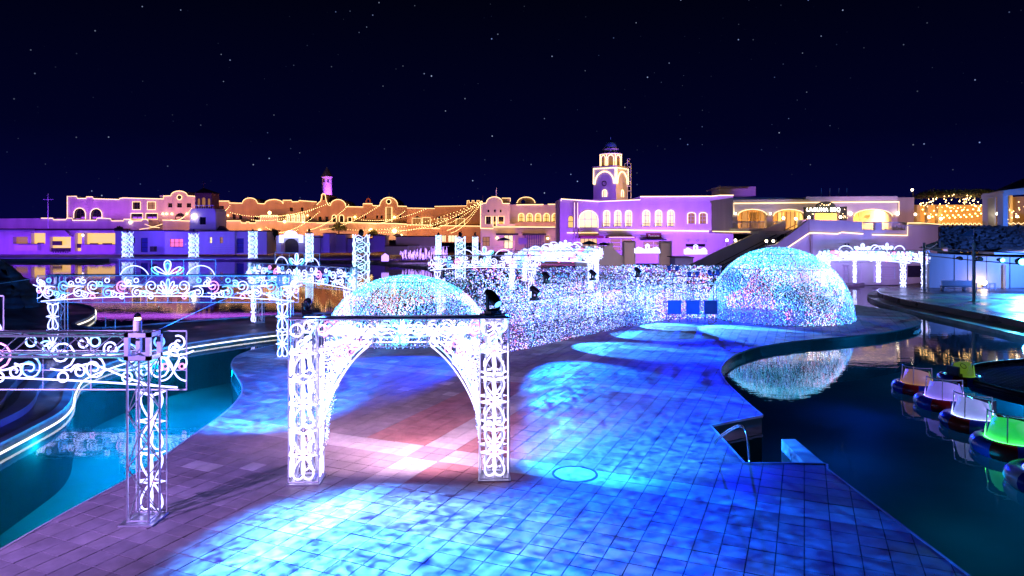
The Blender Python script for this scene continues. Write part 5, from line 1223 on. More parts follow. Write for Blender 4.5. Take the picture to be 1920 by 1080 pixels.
# --- clock tower, turned 45 degrees
ct = W(1145, 370, 122); CT = thing('clock_tower', 'clock tower with blue dome and rope-lit belfry above the violet building', 'clock tower', ct)
u = 122 / F
def tsq(w, a=R(8.6)): return [Vector((ct.x + w * math.cos(a + k * math.pi / 2), ct.y + w * math.sin(a + k * math.pi / 2), 0)) for k in (2, 3, 0, 1)]   # left, front, right, back corners
def tface(parent, A_, B_, outline, holes, mat, name, depth=0.5, pane=None):   # facade between two corner points; outline in (0..1, z metres)
    P = lambda q: A_ + (B_ - A_) * q[0] + Vector((0, 0, ct.z + q[1])); nrm = (B_ - A_).cross(Vector((0, 0, 1))).normalized()
    loops = [outline] + list(holes); fl = [Vector((q[0] * (B_ - A_).length, q[1], 0)) for l in loops for q in l]
    tr = tessellate_polygon([[Vector((q[0] * (B_ - A_).length, q[1], 0)) for q in l] for l in loops]); mb = MB()
    mb.add([P(q) for l in loops for q in l], [orient(t, fl) for t in tr])
    for h in holes:
        k = len(h); mb.add([P(q) for q in h] + [P(q) - nrm * depth for q in h], [(i, (i + 1) % k, k + (i + 1) % k, k + i) for i in range(k)])
    w_ = mb.build(name, mat, parent)
    for h in holes:
        MB().add([P(q) - nrm * (depth - 0.05) for q in h], [tuple(range(len(h)))]).build('window', pane or 'room_pale', w_)
    return P, nrm
def ah2(x0, x1, z0, z1, aspect=1.0, n=8):
    cx, rx = (x0 + x1) / 2, (x1 - x0) / 2; rz = min(rx * aspect, z1 - z0 - 0.05)
    return [(x0, z0)] + [(cx - rx * math.cos(math.pi * k / n), z1 - rz + rz * math.sin(math.pi * k / n)) for k in range(n + 1)] + [(x1, z0)]
c4 = tsq(3.18); zt1 = (370 - 316) * u
for q, (a, b) in enumerate(((0, 1), (1, 2), (2, 3), (3, 0))):
    A_, B_ = c4[a], c4[b]; L = (B_ - A_).length
    P, nrm = tface(CT, A_, B_, [(0, -1.5), (1, -1.5), (1, zt1), (0, zt1)], [ah2(0.42, 0.60, 0.0, 1.25, L * 1.0)] if q < 2 else [], 'stucco_white', 'tower_wall')
    if q < 2:
        arcp = [(0.06 + 0.0, 2.3)] + [(0.5 - 0.42 * math.cos(math.pi * k / 12), 2.3 + 2.2 * math.sin(math.pi * k / 12)) for k in range(13)]
        MB().tube([P(p) + nrm * 0.12 for p in arcp], 0.11, 4).build('rope_light', 'rope_near', CT)
        MB().tube([P(p) + nrm * 0.14 for p in ((0.02, 2.3), (0.02, zt1 - 0.1), (0.98, zt1 - 0.1), (0.98, 2.3))], 0.11, 4).build('rope_light', 'rope_near', CT)
        MB().tube([P(p) + nrm * 0.1 for p in ah2(0.42, 0.60, 0.0, 1.25, L)], 0.06, 4).build('rope_light', 'rope_near', CT)
        if q == 0:
            cc = P((0.5, 2.35)) + nrm * 0.15; ux = (B_ - A_).normalized()
            MB().tube([cc + ux * 0.42 * math.cos(6.2832 * k / 24) + Vector((0, 0, 0.42 * math.sin(6.2832 * k / 24))) for k in range(24)], 0.07, 6, closed=True).build('clock_rim', 'iron', CT)
            for k in range(12):
                d = ux * math.cos(6.2832 * k / 12) + Vector((0, 0, math.sin(6.2832 * k / 12))); MB().tube([cc + d * 0.28, cc + d * 0.38], 0.03, 4).build('hour_mark', 'iron', CT)
            MB().tube([cc, cc + ux * 0.20 + Vector((0, 0, 0.16))], 0.035, 4).build('hour_hand', 'iron', CT); MB().tube([cc, cc + ux * -0.12 + Vector((0, 0, -0.28))], 0.025, 4).build('minute_hand', 'iron', CT)
MB().prism([(p.x + (p.x - ct.x) * 0.05, p.y + (p.y - ct.y) * 0.05) for p in c4], ct.z + zt1 - 0.02, ct.z + zt1 + 0.3, bottom=True).build('cornice', 'stucco', CT)
n8 = 8; rB = 1.95; zb0, zb1 = zt1 + 0.3, zt1 + 2.45
oc = [Vector((ct.x + rB * math.cos(R(22.5 + 45 * k - 8)), ct.y + rB * math.sin(R(22.5 + 45 * k - 8)), 0)) for k in range(8)]
for k in range(8):
    A_, B_ = oc[k], oc[(k + 1) % 8]
    if k in (3, 4, 5, 6, 7):
        P, nrm = tface(CT, A_, B_, [(0, zb0), (1, zb0), (1, zb1), (0, zb1)], [ah2(0.25, 0.75, zb0 + 0.2, zb1 - 0.35, 1.49)], 'stucco_ochre', 'belfry_wall', 0.35, 'room_dim')
        MB().tube([P(p) + nrm * 0.08 for p in ah2(0.16, 0.84, zb0 + 0.1, zb1 - 0.2, 1.49)], 0.06, 4).build('rope_light', 'rope_near', CT)
        MB().tube([P(p) + nrm * 0.08 for p in ((0, zb0 + 0.05), (0, zb1), (1, zb1))], 0.065, 4).build('rope_light', 'rope_near', CT)
    else: tface(CT, A_, B_, [(0, zb0), (1, zb0), (1, zb1), (0, zb1)], [], 'stucco_ochre', 'belfry_wall')
MB().lathe([(rB + 0.12, zb1), (rB + 0.12, zb1 + 0.15), (1.3, zb1 + 0.2), (1.3, zb1 + 0.75), (1.45, zb1 + 0.85), (1.45, zb1 + 1.0), (1.1, zb1 + 1.05), (1.1, zb1 + 1.35)], ct, 24).build('drum', 'stucco_white', CT)
MB().lathe([(1.08 * math.cos(R(t)), zb1 + 1.35 + 1.15 * math.sin(R(t))) for t in range(0, 90, 10)] + [(0.12, zb1 + 2.5), (0.10, zb1 + 2.8), (0.02, zb1 + 3.2)], ct, 24).build('dome', 'dome_blue', CT, True)
for k in range(8):
    a = R(45 * k + 10); MB().box((ct.x + 1.3 * math.cos(a) - 0.13, ct.y + 1.3 * math.sin(a) - 0.13, ct.z + zb1 + 0.3), (ct.x + 1.3 * math.cos(a) + 0.13, ct.y + 1.3 * math.sin(a) + 0.13, ct.z + zb1 + 0.58)).build('drum_window', 'glass_dark', CT)
lt = thing('ladder_mast', 'pale lattice mast standing beside the clock tower', 'mast', W(1179, 370, 120))
for x in (1176.5, 1183): MB().tube([W(x, 372, 120), W(x, 298 if x < 1180 else 306, 120)], 0.06, 4).build('upright', 'white_iron', lt)
for y in (306, 313, 322, 331, 340, 349, 358): MB().tube([W(1176.5, y, 120), W(1183, y, 120)], 0.05, 4).build('rung', 'white_iron', lt)
MB().tube([W(1176.5, 298, 120), W(1183, 298, 120), W(1177, 303, 120)], 0.06, 4).build('arm', 'white_iron', lt); MB().tube([W(1176, 306, 120), W(1171, 306, 120), W(1171, 316, 120), W(1176, 316, 120)], 0.05, 4).build('cage', 'white_iron', lt)
# ------------------------------------------------------------------ terrace with the grill house on the right
Y = 80
TW = thing('retaining_wall', 'tall pale retaining wall under the grill terrace, edged in rope light', 'wall', W(1620, 532, Y))
top = [(1515, 412), (1577, 413), (1600, 415), (1616, 416), (1617, 431), (1699, 432), (1700, 418), (1726, 418), (1760, 421)]
wall(TW, [(1478, 534), (1478, 462), (1515, 437)] + top + [(1760, 534)], Y, 3, 'stucco_white', [rc(1580, 1592, 497, 530), rc(1652, 1680, 500, 524), rc(1702, 1732, 498, 520)], reveal=0.6)
window(TW, rc(1580, 1592, 497, 530), Y, 'stucco_white', (1, 3), name='door', barmat='white_iron'); window(TW, rc(1652, 1680, 500, 524), Y, 'stucco_white', (0, 6), name='shutter', barmat='white_iron'); window(TW, rc(1702, 1732, 498, 520), Y, 'awning', (0, 0))
pxbox(TW, 1514, 1518, 411, 437, Y - 0.15, 0.4, 'trim_stone', 'pier'); pxbox(TW, 1642, 1654, 416, 432, Y - 0.2, 0.6, 'stucco_white', 'pier'); pxbox(TW, 1520, 1524, 440, 530, Y - 0.2, 0.2, 'trim_stone', 'drain_pipe'); pxbox(TW, 1762, 1766, 425, 534, Y - 0.3, 0.3, 'iron', 'drain_pipe')
rope(TW, [(1470, 468), (1516, 437), (1523, 436.5), (1569, 438.5), (1577, 435.5), (1617, 438.5)], Y, 1.9, mat='rope_near'); rope(TW, [(1634, 440), (1700, 441.5), (1700.5, 418), (1726, 418)], Y, 1.7, mat='rope_near')
for x in (1585, 1591): pxbox(TW, x, x + 1.4, 457, 462, Y - 0.15, 0.2, 'iron', 'vent')
for x0, x1 in ((1619, 1641), (1655, 1698)):
    for k in range(int((x1 - x0) / 2.6) + 1): MB().tube([W(x0 + 2.6 * k, 431.5, Y + 0.3), W(x0 + 2.6 * k, 417.5, Y + 0.3)], 0.035, 4).build('baluster', 'white_iron', TW)
    MB().tube([W(x0, 417, Y + 0.3), W(x1, 417, Y + 0.3)], 0.06, 4).build('top_rail', 'white_iron', TW)
zz = [(1727, 418), (1760, 420.5)]
for k in range(10): x = 1762 + k * 8.3; zz += [(x, 421.5), (x + 3.4, 421.5), (x + 3.8, 418.6), (x + 7.6, 418.6)]
rope(TW, zz, Y - 0.2, 1.2, mat='rope_near'); zz2 = []
for k in range(20): zz2 += [(1868 + k * 5, 420.8 if k % 2 else 417.6)]
rope(TW, zz2, Y - 2.2, 1.2, mat='rope_near')
pxbox(TW, 1700, 2100, 421.8, 424, Y - 1.6, 4, 'stucco_white', 'coping')
# terrace floor
tf = MB().box((W(1440, 0, 80).x, 83.0, 5.6), (W(2100, 0, 80).x, 104, 6.02)).build('terrace_floor', 'concrete'); tag(tf, 'raised terrace floor in front of the grill house', None, None, 'structure')
# stair
ST = thing('staircase', 'broad outdoor staircase rising to the grill terrace behind the big dome', 'staircase', W(1380, 500, 82))
wall(ST, [(1290, 512), (1290, 499), (1340, 474), (1420, 436), (1473, 413), (1473, 432), (1400, 500), (1398, 512)], 85.5, 0.6, 'stucco', name='back_parapet')
wall(ST, [(1436, 512), (1436, 461), (1456, 458), (1500, 425), (1515, 412.5), (1515, 437), (1477.5, 462), (1477.5, 512)], 79.6, 0.5, 'stucco', name='front_parapet')
xa, xb = W(1340, 0, 83).x, W(1512, 0, 83).x
for k in range(24):
    x = xa + (xb - xa) * k / 24; z = 0.4 + (6.0 - 0.4) * (k + 1) / 24
    MB().box((x, 80.4, 0.0), (x + (xb - xa) / 24 + 0.02, 85.2, z)).build('step', 'promenade', ST)
for yy in (80.7, 82.8, 85.0):
    MB().tube([(xa, yy, 1.4), (xb, yy, 7.0)], 0.05, 5).build('handrail', 'iron', ST)
    for k in range(0, 25, 4): x = xa + (xb - xa) * k / 24; z = 0.4 + 5.6 * k / 24; MB().tube([(x, yy, z), (x, yy, z + 1.0)], 0.035, 4).build('rail_post', 'white_iron', ST)
def globe(label, x, y, Y, px, base):
    o = thing('globe_lamp', label, 'lamp', W(x, base, Y), 'round terrace globe lamps'); MB().tube([W(x, base, Y), W(x, y, Y)], 0.05, 5).build('post', 'iron', o); MB().ball(W(x, y, Y), px * Y / F, 10, 8).build('globe', 'globe_lamp', o, True)
for x, y, Y_, b_, lab in ((1469, 409, 85.5, 414, 'globe lamp on the upper end of the back stair wall'), (1492, 410, 83, 420, 'globe lamp at the head of the steps'), (1517, 407.5, 80.2, 412, 'globe lamp on the pier where the terrace wall begins'),
                          (1363, 450.5, 86, 461, 'left of two globe lamps low on the back stair wall'), (1379, 450.5, 86, 456, 'right of two globe lamps low on the back stair wall'), (1437, 452, 79.8, 461, 'left of two globe lamps just above the big dome'), (1450, 452, 79.8, 459, 'right of two globe lamps just above the big dome'), (1576, 407, 84, 413, 'globe lamp under the right end of the lit letters')): globe(lab, x, y, Y_, 2.6, b_)
# grill house
Y = 88
Q = thing('grill_house', 'grill house with arched loggia and glowing letters on the terrace', 'building', W(1530, 432, Y))
hq = [ah(1383, 1437, 392.5, 430, 0.42), ah(1449, 1509, 392.5, 430, 0.42), rc(1528, 1574, 392, 430), ah(1600, 1672, 392.5, 430, 0.36)]
rq = [(1374, 374.5), (1512, 373), (1512, 369), (1683, 367.5)]
wall(Q, [(1374, 436)] + rq + [(1683, 436)], Y, 0.7, 'stucco_white', hq, reveal=0.7)
a, b = W(1374, 436, Y), W(1683, 367.5, Y)
MB().box((a.x, Y + 0.7, b.z - 0.5), (b.x, Y + 10, b.z - 0.2)).build('roof_slab', 'stucco_white', Q); MB().box((a.x, Y + 9, a.z), (b.x, Y + 9.4, b.z - 0.5)).build('back_wall', 'stucco_ochre', Q); MB().box((a.x, Y + 0.7, a.z), (a.x + 0.4, Y + 9, b.z - 0.5)).build('side_wall', 'stucco_white', Q); MB().box((b.x - 0.4, Y + 0.7, a.z), (b.x, Y + 9, b.z - 0.5)).build('side_wall', 'stucco_white', Q)
rope(Q, [(1374.5, 402), (1374.5, 381.5), (1512, 380), (1683, 378.5), (1683, 402)], Y, 1.9, mat='rope_near', dy=0.25)
for h in (hq[0], hq[1], hq[3]): rope(Q, h[1:-1], Y, 1.3, mat='rope_near')
for x in (1378, 1443, 1593, 1681): pxbox(Q, x - 5, x + 5, 403, 408, Y - 0.3, 0.3, 'trim_stone', 'capital'); bulb(Q, x, 400.5, Y - 0.2, 3.0 if x > 1500 else 2.0, 'globe_lamp')
for x0, x1, m in ((1392, 1404, 'room_dim'), (1408, 1420, 'dark_wood'), (1424, 1434, 'room_dim'), (1458, 1470, 'room_warm'), (1476, 1490, 'room_dim'), (1494, 1506, 'room_warm')): pxbox(Q, x0, x1, 398, 432, Y + 8.6, 0.2, m, 'glazed_door')
for k in range(13): x = 1402 + k * 8; pxbox(Q, x, x + 1, 396, 432, Y + 6, 0.15, 'dark_wood', 'mullion')
MB().add([W(1620, 404, Y + 6), W(1672, 394, Y + 6), W(1672, 397, Y + 6), W(1620, 409, Y + 6)], [(0, 3, 2, 1)]).build('stair_string', 'dark_wood', Q)
for x0, x1 in ((1373, 1436), (1449, 1472)):
    for k in range(int((x1 - x0) / 2.5) + 1): MB().tube([W(x0 + 2.5 * k, 428, Y - 1.2), W(x0 + 2.5 * k, 416.5, Y - 1.2)], 0.04, 4).build('baluster', 'white_iron', Q)
    MB().tube([W(x0, 416, Y - 1.2), W(x1, 416, Y - 1.2)], 0.07, 4).build('top_rail', 'white_iron', Q)
pxbox(Q, 1368, 1440, 428, 434.5, Y - 1.6, 1.6, 'stucco_white', 'balcony_slab'); rope(Q, [(1335, 433.8), (1424, 435.2)], Y - 1.9, 1.6, mat='rope_near')
for x in (1540, 1556, 1573, 1588): MB().tube([W(x, 368, Y + 3), W(x, 353, Y + 3)], 0.05, 4).build('roof_pole', 'white_iron', Q)
# sign
S = thing('lit_sign', 'dark domed sign board with glowing LAGUNA BBQ letters', 'sign', W(1545, 412, 84.5))
wall(S, [(1509, 411), (1509, 388), (1531, 388)] + arc(1531, 1567, 388, 377.5) + [(1588, 387), (1588, 413), (1577, 413), (1577, 399.5), (1526, 399.5), (1526, 411)], 84.6, 0.4, 'foliage_dark', name='board')
text(S, 'LAGUNA BBQ', 1544, 393.3, 84.3, 8.2, 62, 'sign_letter')['kind'] = 'stuff'
for k in range(26):
    x, y = rnd.choice(((rnd.uniform(1510, 1524), rnd.uniform(390, 411)), (rnd.uniform(1578, 1587), rnd.uniform(389, 412)), (rnd.uniform(1534, 1564), rnd.uniform(380, 387)))); bulb(S, x, y, 84.5, 0.6, 'bulb_warm', 'fairy_bulb')
# lantern pavilion: vine-covered shell with lights
Y = 96
V = thing('vine_pavilion', 'vine covered shell pavilion dotted with warm fairy lights', 'pavilion', W(1780, 425, Y)); vc = W(1790, 425, Y)
mb = MB(); nn = 22; rx, rz_ = 76 * Y / F, 66 * Y / F
vs, fs = [], []
for i in range(9):
    t = R(90 * i / 8 * 0.62 + 34)
    for j in range(nn + 1):
        a = math.pi * j / nn; vs.append((vc.x - rx * math.cos(a) * math.cos(t - R(34)) * 1.0, vc.y - 5.0 * math.sin(a) * math.cos(t - R(34)), vc.z + 2.6 + (rz_ - 2.6) * math.sin(t) * 0.98 + rnd.uniform(-0.06, 0.06)))
for i in range(8):
    for j in range(nn): fs.append((i * (nn + 1) + j, i * (nn + 1) + j + 1, (i + 1) * (nn + 1) + j + 1, (i + 1) * (nn + 1) + j))
MB().add(vs, fs).build('shell', 'thatch', V)
mb = MB()
for _ in range(2600):
    i, j = rnd.randrange(8), rnd.randrange(nn); p = Vector(vs[i * (nn + 1) + j]).lerp(Vector(vs[(i + 1) * (nn + 1) + j + 1]), rnd.random()) + Vector((rnd.gauss(0, 0.15), rnd.gauss(-0.1, 0.12), rnd.gauss(0.02, 0.12)))
    a, b = Vector((rnd.gauss(0, 1), rnd.gauss(0, 1), rnd.gauss(0, 1))).normalized() * 0.16, Vector((rnd.gauss(0, 1), rnd.gauss(0, 1), rnd.gauss(0, 1))).normalized() * 0.12
    mb.add([p, p + a, p + a + b, p + b], [(0, 1, 2, 3)])
tag(mb.build('foliage', 'foliage', V), None, None, None, 'stuff')
for _ in range(90):
    x = rnd.uniform(1722, 1858); tt = (x - 1790) / 76; y = rnd.uniform(363 + 22 * tt * tt, 392 + 6 * tt); bulb(V, x, y, Y - 4.6, rnd.uniform(0.6, 1.0), 'bulb_warm', 'fairy_bulb')
for row, (y0, n_) in enumerate(((393, 12), (401, 13), (405, 11))):
    for k in range(n_): x = 1728 + k * 10.5 + row * 4; bulb(V, x, y0 + 3 * math.sin(k * 0.35) + rnd.uniform(-0.6, 0.6), Y - 3.0, 1.2, 'bulb_warm', 'string_bulb')
wall(V, [(1716, 426), (1716, 384), (1862, 384), (1862, 426)], Y + 2, 0.4, 'stucco_ochre', name='back_wall')
for x in (1722, 1742, 1762): pxbox(V, x - 3, x + 3, 384, 426, Y - 3.5, 0.6, 'stucco_ochre', 'pillar')
for x, y in ((1714, 402), (1740, 407), (1762, 410)): bulb(V, x, y, Y - 4.0, 2.6, 'globe_lamp')
sl = thing('street_lamp', 'bright lamp on a short mast above the terrace roof', 'lamp', W(1711, 372, 98)); MB().tube([W(1712, 372, 98), W(1711, 357, 98)], 0.07, 5).build('mast', 'iron', sl); MB().ball(W(1710.5, 356, 97.8), 0.17, 10, 8).build('lamp', 'globe_lamp', sl, True)
MB().box(W(1683, 436, 90), (W(1714, 370, 90).x, 96, W(1714, 370, 90).z)).build('annex_wall', 'stucco', Q)
# corner pavilion at the right edge
Y = 78
CP = thing('pavilion', 'pale pillared corner pavilion cut off by the picture edge', 'pavilion', W(1890, 425, Y))
for x0, x1, YY in ((1852, 1867, Y), (1881, 1890, Y - 3), (1893, 1899, Y + 5), (1944, 1958, Y - 5)): pxbox(CP, x0, x1, 362, 424, YY, 0.9, 'stucco_white', 'pillar')
a0, a1, a2 = W(1851, 365, Y), W(1882, 357, Y - 3), W(1990, 344, Y - 7); b0, b1, b2 = W(1851, 372, Y), W(1882, 367, Y - 3), W(1990, 360, Y - 7)
sh = Vector((0, 1.0, 0))
MB().add([a0, a1, a2, b0, b1, b2] + [p + sh for p in (a0, a1, a2, b0, b1, b2)], [(0, 3, 4, 1), (1, 4, 5, 2), (0, 1, 7, 6), (1, 2, 8, 7), (3, 9, 10, 4), (4, 10, 11, 5), (0, 6, 9, 3)]).build('entablature', 'stucco_white', CP)
ap = W(1985, 338, Y + 4)
MB().add([a0 + Vector((-0.4, -0.4, 0.05)), a1 + Vector((-0.2, -0.6, 0.05)), a2 + Vector((0, -0.6, 0.05)), ap + Vector((0, 0, 2.0)), W(1851, 363, Y + 10)], [(0, 1, 3), (1, 2, 3), (0, 3, 4)]).build('roof', 'slate', CP)
wall(CP, [(1868, 426), (1868, 370), (2000, 366), (2000, 426)], Y + 7, 0.3, 'stucco_ochre', name='back_wall')
for x, y in ((1867, 401), (1873, 404), (1904, 406)): bulb(CP, x, y, Y - 0.5, 2.4, 'globe_lamp')
for k in range(22): bulb(CP, rnd.uniform(1868, 1920), rnd.uniform(378, 412), Y + 5, 0.8, 'bulb_warm', 'string_bulb')
# rough rock bank under the pavilion
def rock_mesh(name, label, outline_fn, nx, nz, mat, amp, parent=None):
    vs = []; fs = []
    for i in range(nx + 1):
        for j in range(nz + 1): p = outline_fn(i / nx, j / nz); vs.append(tuple(p + Vector((rnd.gauss(0, amp), rnd.gauss(0, amp), rnd.gauss(0, amp * 0.7)))))
    for i in range(nx):
        for j in range(nz): q = i * (nz + 1) + j; fs.append((q, q + nz + 1, q + nz + 2, q + 1))
    o = MB().add(vs, fs).build(name, mat, parent, True)
    return tag(o, label, 'rock') if label else o
rock_mesh('rock_bank', 'rough brown rock bank below the corner pavilion', lambda u_, v_: W(1762 + 240 * u_, 472 - 49 * v_, 72 + 3.5 * v_), 90, 26, 'rock', 0.13)
wd = MB().add([W(1766, 423, 77), W(1802, 423, 77), W(1806, 452, 76), W(1768, 448, 76)], [(0, 1, 2, 3)]).build('slope_panel', 'stucco_white'); tag(wd, 'pale torn sheet hanging on the rock bank', 'panel')
def mound(u_, v_):                                      # steep weathered outcrop, fissured down its sides
    a = 6.2832 * u_; k = math.cos(v_ * math.pi / 2) ** 0.42; w_ = 1 + 0.10 * math.sin(3 * a + 1) + 0.07 * math.sin(7 * a + 2 * v_) + 0.05 * math.sin(17 * a) + 0.04 * math.sin(41 * a + 3 * math.sin(6 * v_))
    return Vector((-47.6 + 8.2 * k * w_ * math.cos(a) * (1 - 0.35 * v_), 54 + 6.5 * k * w_ * math.sin(a), -0.2 + 6.4 * v_ * (1 + 0.10 * math.sin(2 * a + 0.6) + 0.06 * math.sin(5 * a + 3 * v_))))
rock_mesh('rock_outcrop', 'dark rock outcrop at the left picture edge', mound, 150, 34, 'rock', 0.09)
# stage backdrop wall, lamp, bench, poles, rig
Y = 69
BW = thing('stage_wall', 'long blue-lit plaster wall behind the stage', 'wall', W(1830, 545, Y))
wall(BW, [(1742, 541), (1742, 474), (1766, 476), (1880, 482), (2080, 486), (2080, 556), (1880, 552)], Y, 0.6, 'stucco_white'); pxbox(BW, 1886, 1891, 496, 552, Y - 0.5, 0.4, 'white_iron', 'pillar'); pxbox(BW, 1894, 1894.8, 482, 552, Y - 0.1, 0.1, 'concrete', 'joint'); 
for x in (1790, 1815, 1850): pxbox(BW, x, x + 0.5, 478, 545, Y - 0.06, 0.05, 'concrete', 'panel_joint')
pxbox(BW, 1864, 2080, 472, 477, Y - 1.6, 2.2, 'stucco_white', 'eave'); 
MB().add([W(1864, 473, Y - 1.6), W(2080, 473, Y - 1.6), W(2080, 455, Y + 6), W(1895, 459, Y + 6)], [(0, 1, 2, 3)]).build('roof', 'concrete', BW)
wl = thing('wall_lamp', 'warm round wall lamp low on the blue stage wall', 'lamp', W(1845, 536, Y - 0.2)); MB().ball(W(1845, 530, Y - 0.35), 0.26, 10, 8).build('globe', 'globe_lamp', wl, True); MB().box(W(1843.5, 536, Y - 0.3), W(1846.5, 533, Y - 0.05)).build('bracket', 'iron', wl)
point('wall_lamp_glow', W(1845, 530, Y - 1.0), 60, WARM, 0.2)
SH = thing('thatched_hut', 'small thatched hut roof over the stage corner', 'hut', W(1765, 500, 73))
MB().add([W(1722, 464, 71), W(1765, 449, 74), W(1830, 470, 74), W(1870, 477, 72), W(1765, 473, 71), W(1740, 468, 71)], [(0, 5, 1), (5, 4, 1), (4, 2, 1), (4, 3, 2)]).build('roof', 'thatch', SH); pxbox(SH, 1760, 1764, 452, 541, 72, 0.25, 'dark_wood', 'post'); pxbox(SH, 1768, 1777, 465, 471, 71.5, 0.2, 'room_dim', 'lantern')
point('hut_lamp', W(1800, 466, 73.5), 160, ORANGE, 0.2)
RG = thing('stage_rig', 'steel pole lighting rig with round spotlights over the stage', 'lighting rig', G(1828, 566, 0.3))
pA, pB = G(1733, 543, 0.3), G(1826, 565, 0.3); pC = pB + (pB - pA) * 1.05 + Vector((1.5, -1.0, 0))
for p, hh in ((pA, 4.6), (pB, 4.75), (pC, 4.9)): MB().tube([p, p + Vector((0, 0, hh))], 0.13, 8).build('pole', 'white_iron', RG, True); MB().box(p - Vector((0.3, 0.3, 0)), p + Vector((0.3, 0.3, 0.04))).build('base_plate', 'white_iron', RG)
for dz in (3.35, 4.15): MB().tube([pA + Vector((0, 0, dz)), pB + Vector((0, 0, dz)), pC + Vector((0, 0, dz))], 0.045, 5).build('crossbar', 'iron', RG)
MB().tube([pA + Vector((0, 0, 3.7)), pA.lerp(pB, 0.75) + Vector((0, 3, 4.6))], 0.07, 5).build('brace', 'iron', RG)
for (x, y, m, px) in ((1800, 484, 'steel', 4.0), (1837, 485, 'steel', 4.6), (1877, 487, 'lens_teal', 4.4), (1914, 490, 'lens_teal', 7.5)):
    Yp = pA.y + (pB.y - pA.y) * (x - 1733) / 93.0; c = W(x, y, Yp); r_ = px * Yp / F
    h_ = MB().tube([c + Vector((0, 0.35, 0)), c, c + Vector((-0.05, -0.2, -0.03))], [r_ * 0.6, r_, r_ * 0.9], 12).build('spotlight', 'iron', RG, True)
    MB().tube([c + Vector((-0.05, -0.22, -0.03)), c + Vector((-0.06, -0.25, -0.03))], r_ * 0.8, 12).build('lens', m, h_)
fl = thing('flag', 'small pale blue pennant on the stage rig pole', 'flag', pB + Vector((0, 0, 4.75))); MB().tube([pB + Vector((0, 0, 4.75)), pB + Vector((0, 0, 6.0))], 0.03, 5).build('staff', 'white_iron', fl); MB().add([pB + Vector((0, 0, 5.95)), pB + Vector((0, 0.05, 5.4)), pB + Vector((-1.2, 0.2, 5.35))], [(0, 1, 2)]).build('cloth', 'flag', fl)
BN = thing('bench', 'long pale bench against the blue stage wall', 'bench', W(1800, 548, 66.5)); 
for (x0, x1, y0, y1, YY, nm) in ((1766, 1826, 536, 539, 66, 'seat'), (1766, 1826, 526, 536, 66.8, 'backrest'), (1767, 1770, 539, 548, 66.1, 'leg'), (1808, 1811, 539, 549, 66.1, 'leg')): pxbox(BN, x0, x1, y0, y1, YY, 0.35 if nm != 'backrest' else 0.08, 'white_iron', nm)
RL = thing('railing', 'thin steel railing right of the wall lamp', 'railing', W(1860, 552, 66))
for x in (1831, 1856, 1866): MB().tube([W(x, 552, 66), W(x, 531, 66)], 0.05, 5).build('post', 'white_iron', RL)
for y in (532, 541): MB().tube([W(1828, y, 66), W(1868, y, 66)], 0.035, 5).build('rail', 'white_iron', RL)
# ------------------------------------------------------------------ low clutter between the pool and the row
def kiosk(label, x0, x1, y0, y1, Y, mat='stucco_white', lit=None, peak=0):
    o = thing('kiosk', label, 'kiosk', W((x0 + x1) / 2, y1, Y), 'low service huts by the far pool'); h = [rc(*lit)] if lit else []
    wall(o, [(x0, y1), (x0, y0)] + ([((x0 + x1) / 2, y0 - peak)] if peak else []) + [(x1, y0), (x1, y1)], Y, 5, mat, h)
    for q in h: window(o, q, Y, 'room_warm', (1, 0))
    pxbox(o, x0 - 1, x1 + 1, y0 - 1.4 if not peak else y0 - 0.2, y0 - 0.05 if not peak else y0 + 0.4, Y - 0.6, 6, 'roof_tile', 'roof')
for a in (('hut with a white slab front, right of the little arch sign', 590, 614, 446, 474, 152, 'stucco_white', None, 0), ('hut with a warm window behind the light columns', 616, 648, 440, 474, 158, 'stucco_white', (619, 626, 452, 458), 0),
          ('square violet hut left of the big light column', 606, 618, 438, 474, 150, 'stucco_white', None, 0), ('long violet hut behind the light sticks', 742, 822, 444, 470, 140, 'stucco_white', None, 0), ('violet hut with a red roof edge', 700, 722, 442, 472, 156, 'stucco_white', None, 3),
          ('low wide violet wall hut at the water', 722, 780, 462, 478, 136, 'stucco_white', None, 0), ('dark service hut behind the big light column', 650, 700, 448, 474, 160, 'stucco_white', None, 0)): kiosk(*a)
lk = G(720, 490); LN = thing('lantern_house', 'tiny pale gabled lantern box by the far pool', 'lantern', W(721, 490, 118)); wall(LN, [(715, 490), (715, 480), (721, 475.5), (727, 480), (727, 490)], 118, 1.0, 'far_violet', name='body')
# little white arch sign
AS = thing('arch_sign', 'little dazzling white arch sign over a doorway', 'arch sign', W(545, 474, 150))
wall(AS, [(523, 455), (523, 441), (533, 440)] + arc(533, 556, 439.5, 432.5) + [(567, 441), (567, 455), (560, 455), (560, 446.5), (530, 446.5), (530, 455)], 150, 0.6, 'far_white', name='lit_frame')
wall(AS, [(518, 476), (518, 442), (600, 442), (600, 476)], 151.5, 5, 'stucco', [ah(532, 560, 447, 474)], 'house_front'); window(AS, ah(532, 560, 447, 474), 151.5, 'dark_wood', (1, 0), name='door'); pxbox(AS, 527, 533, 455, 474, 150.4, 0.6, 'stucco_ochre', 'post')
# violet light sticks
sk = thing('light_sticks', 'cluster of thin violet light sticks by the far pool', 'light sticks', W(790, 486, 125)); mb = MB()
for k in range(150):
    x = rnd.uniform(750, 840); y = rnd.uniform(476, 487); mb.tube([W(x, y, 122 + rnd.random() * 8), W(x, y - rnd.uniform(4, 16) * (0.5 + (x - 745) / 160), 126)], 0.045, 3)
tag(mb.build('sticks', 'far_violet', sk), None, None, None, 'stuff')
for x in (765, 786): MB().tube([W(x, 486, 125), W(x, 461, 125)], 0.06, 4).build('frame_post', 'white_iron', sk)
MB().tube([W(765, 461, 125), W(842, 462, 125)], 0.05, 4).build('frame_rail', 'white_iron', sk)
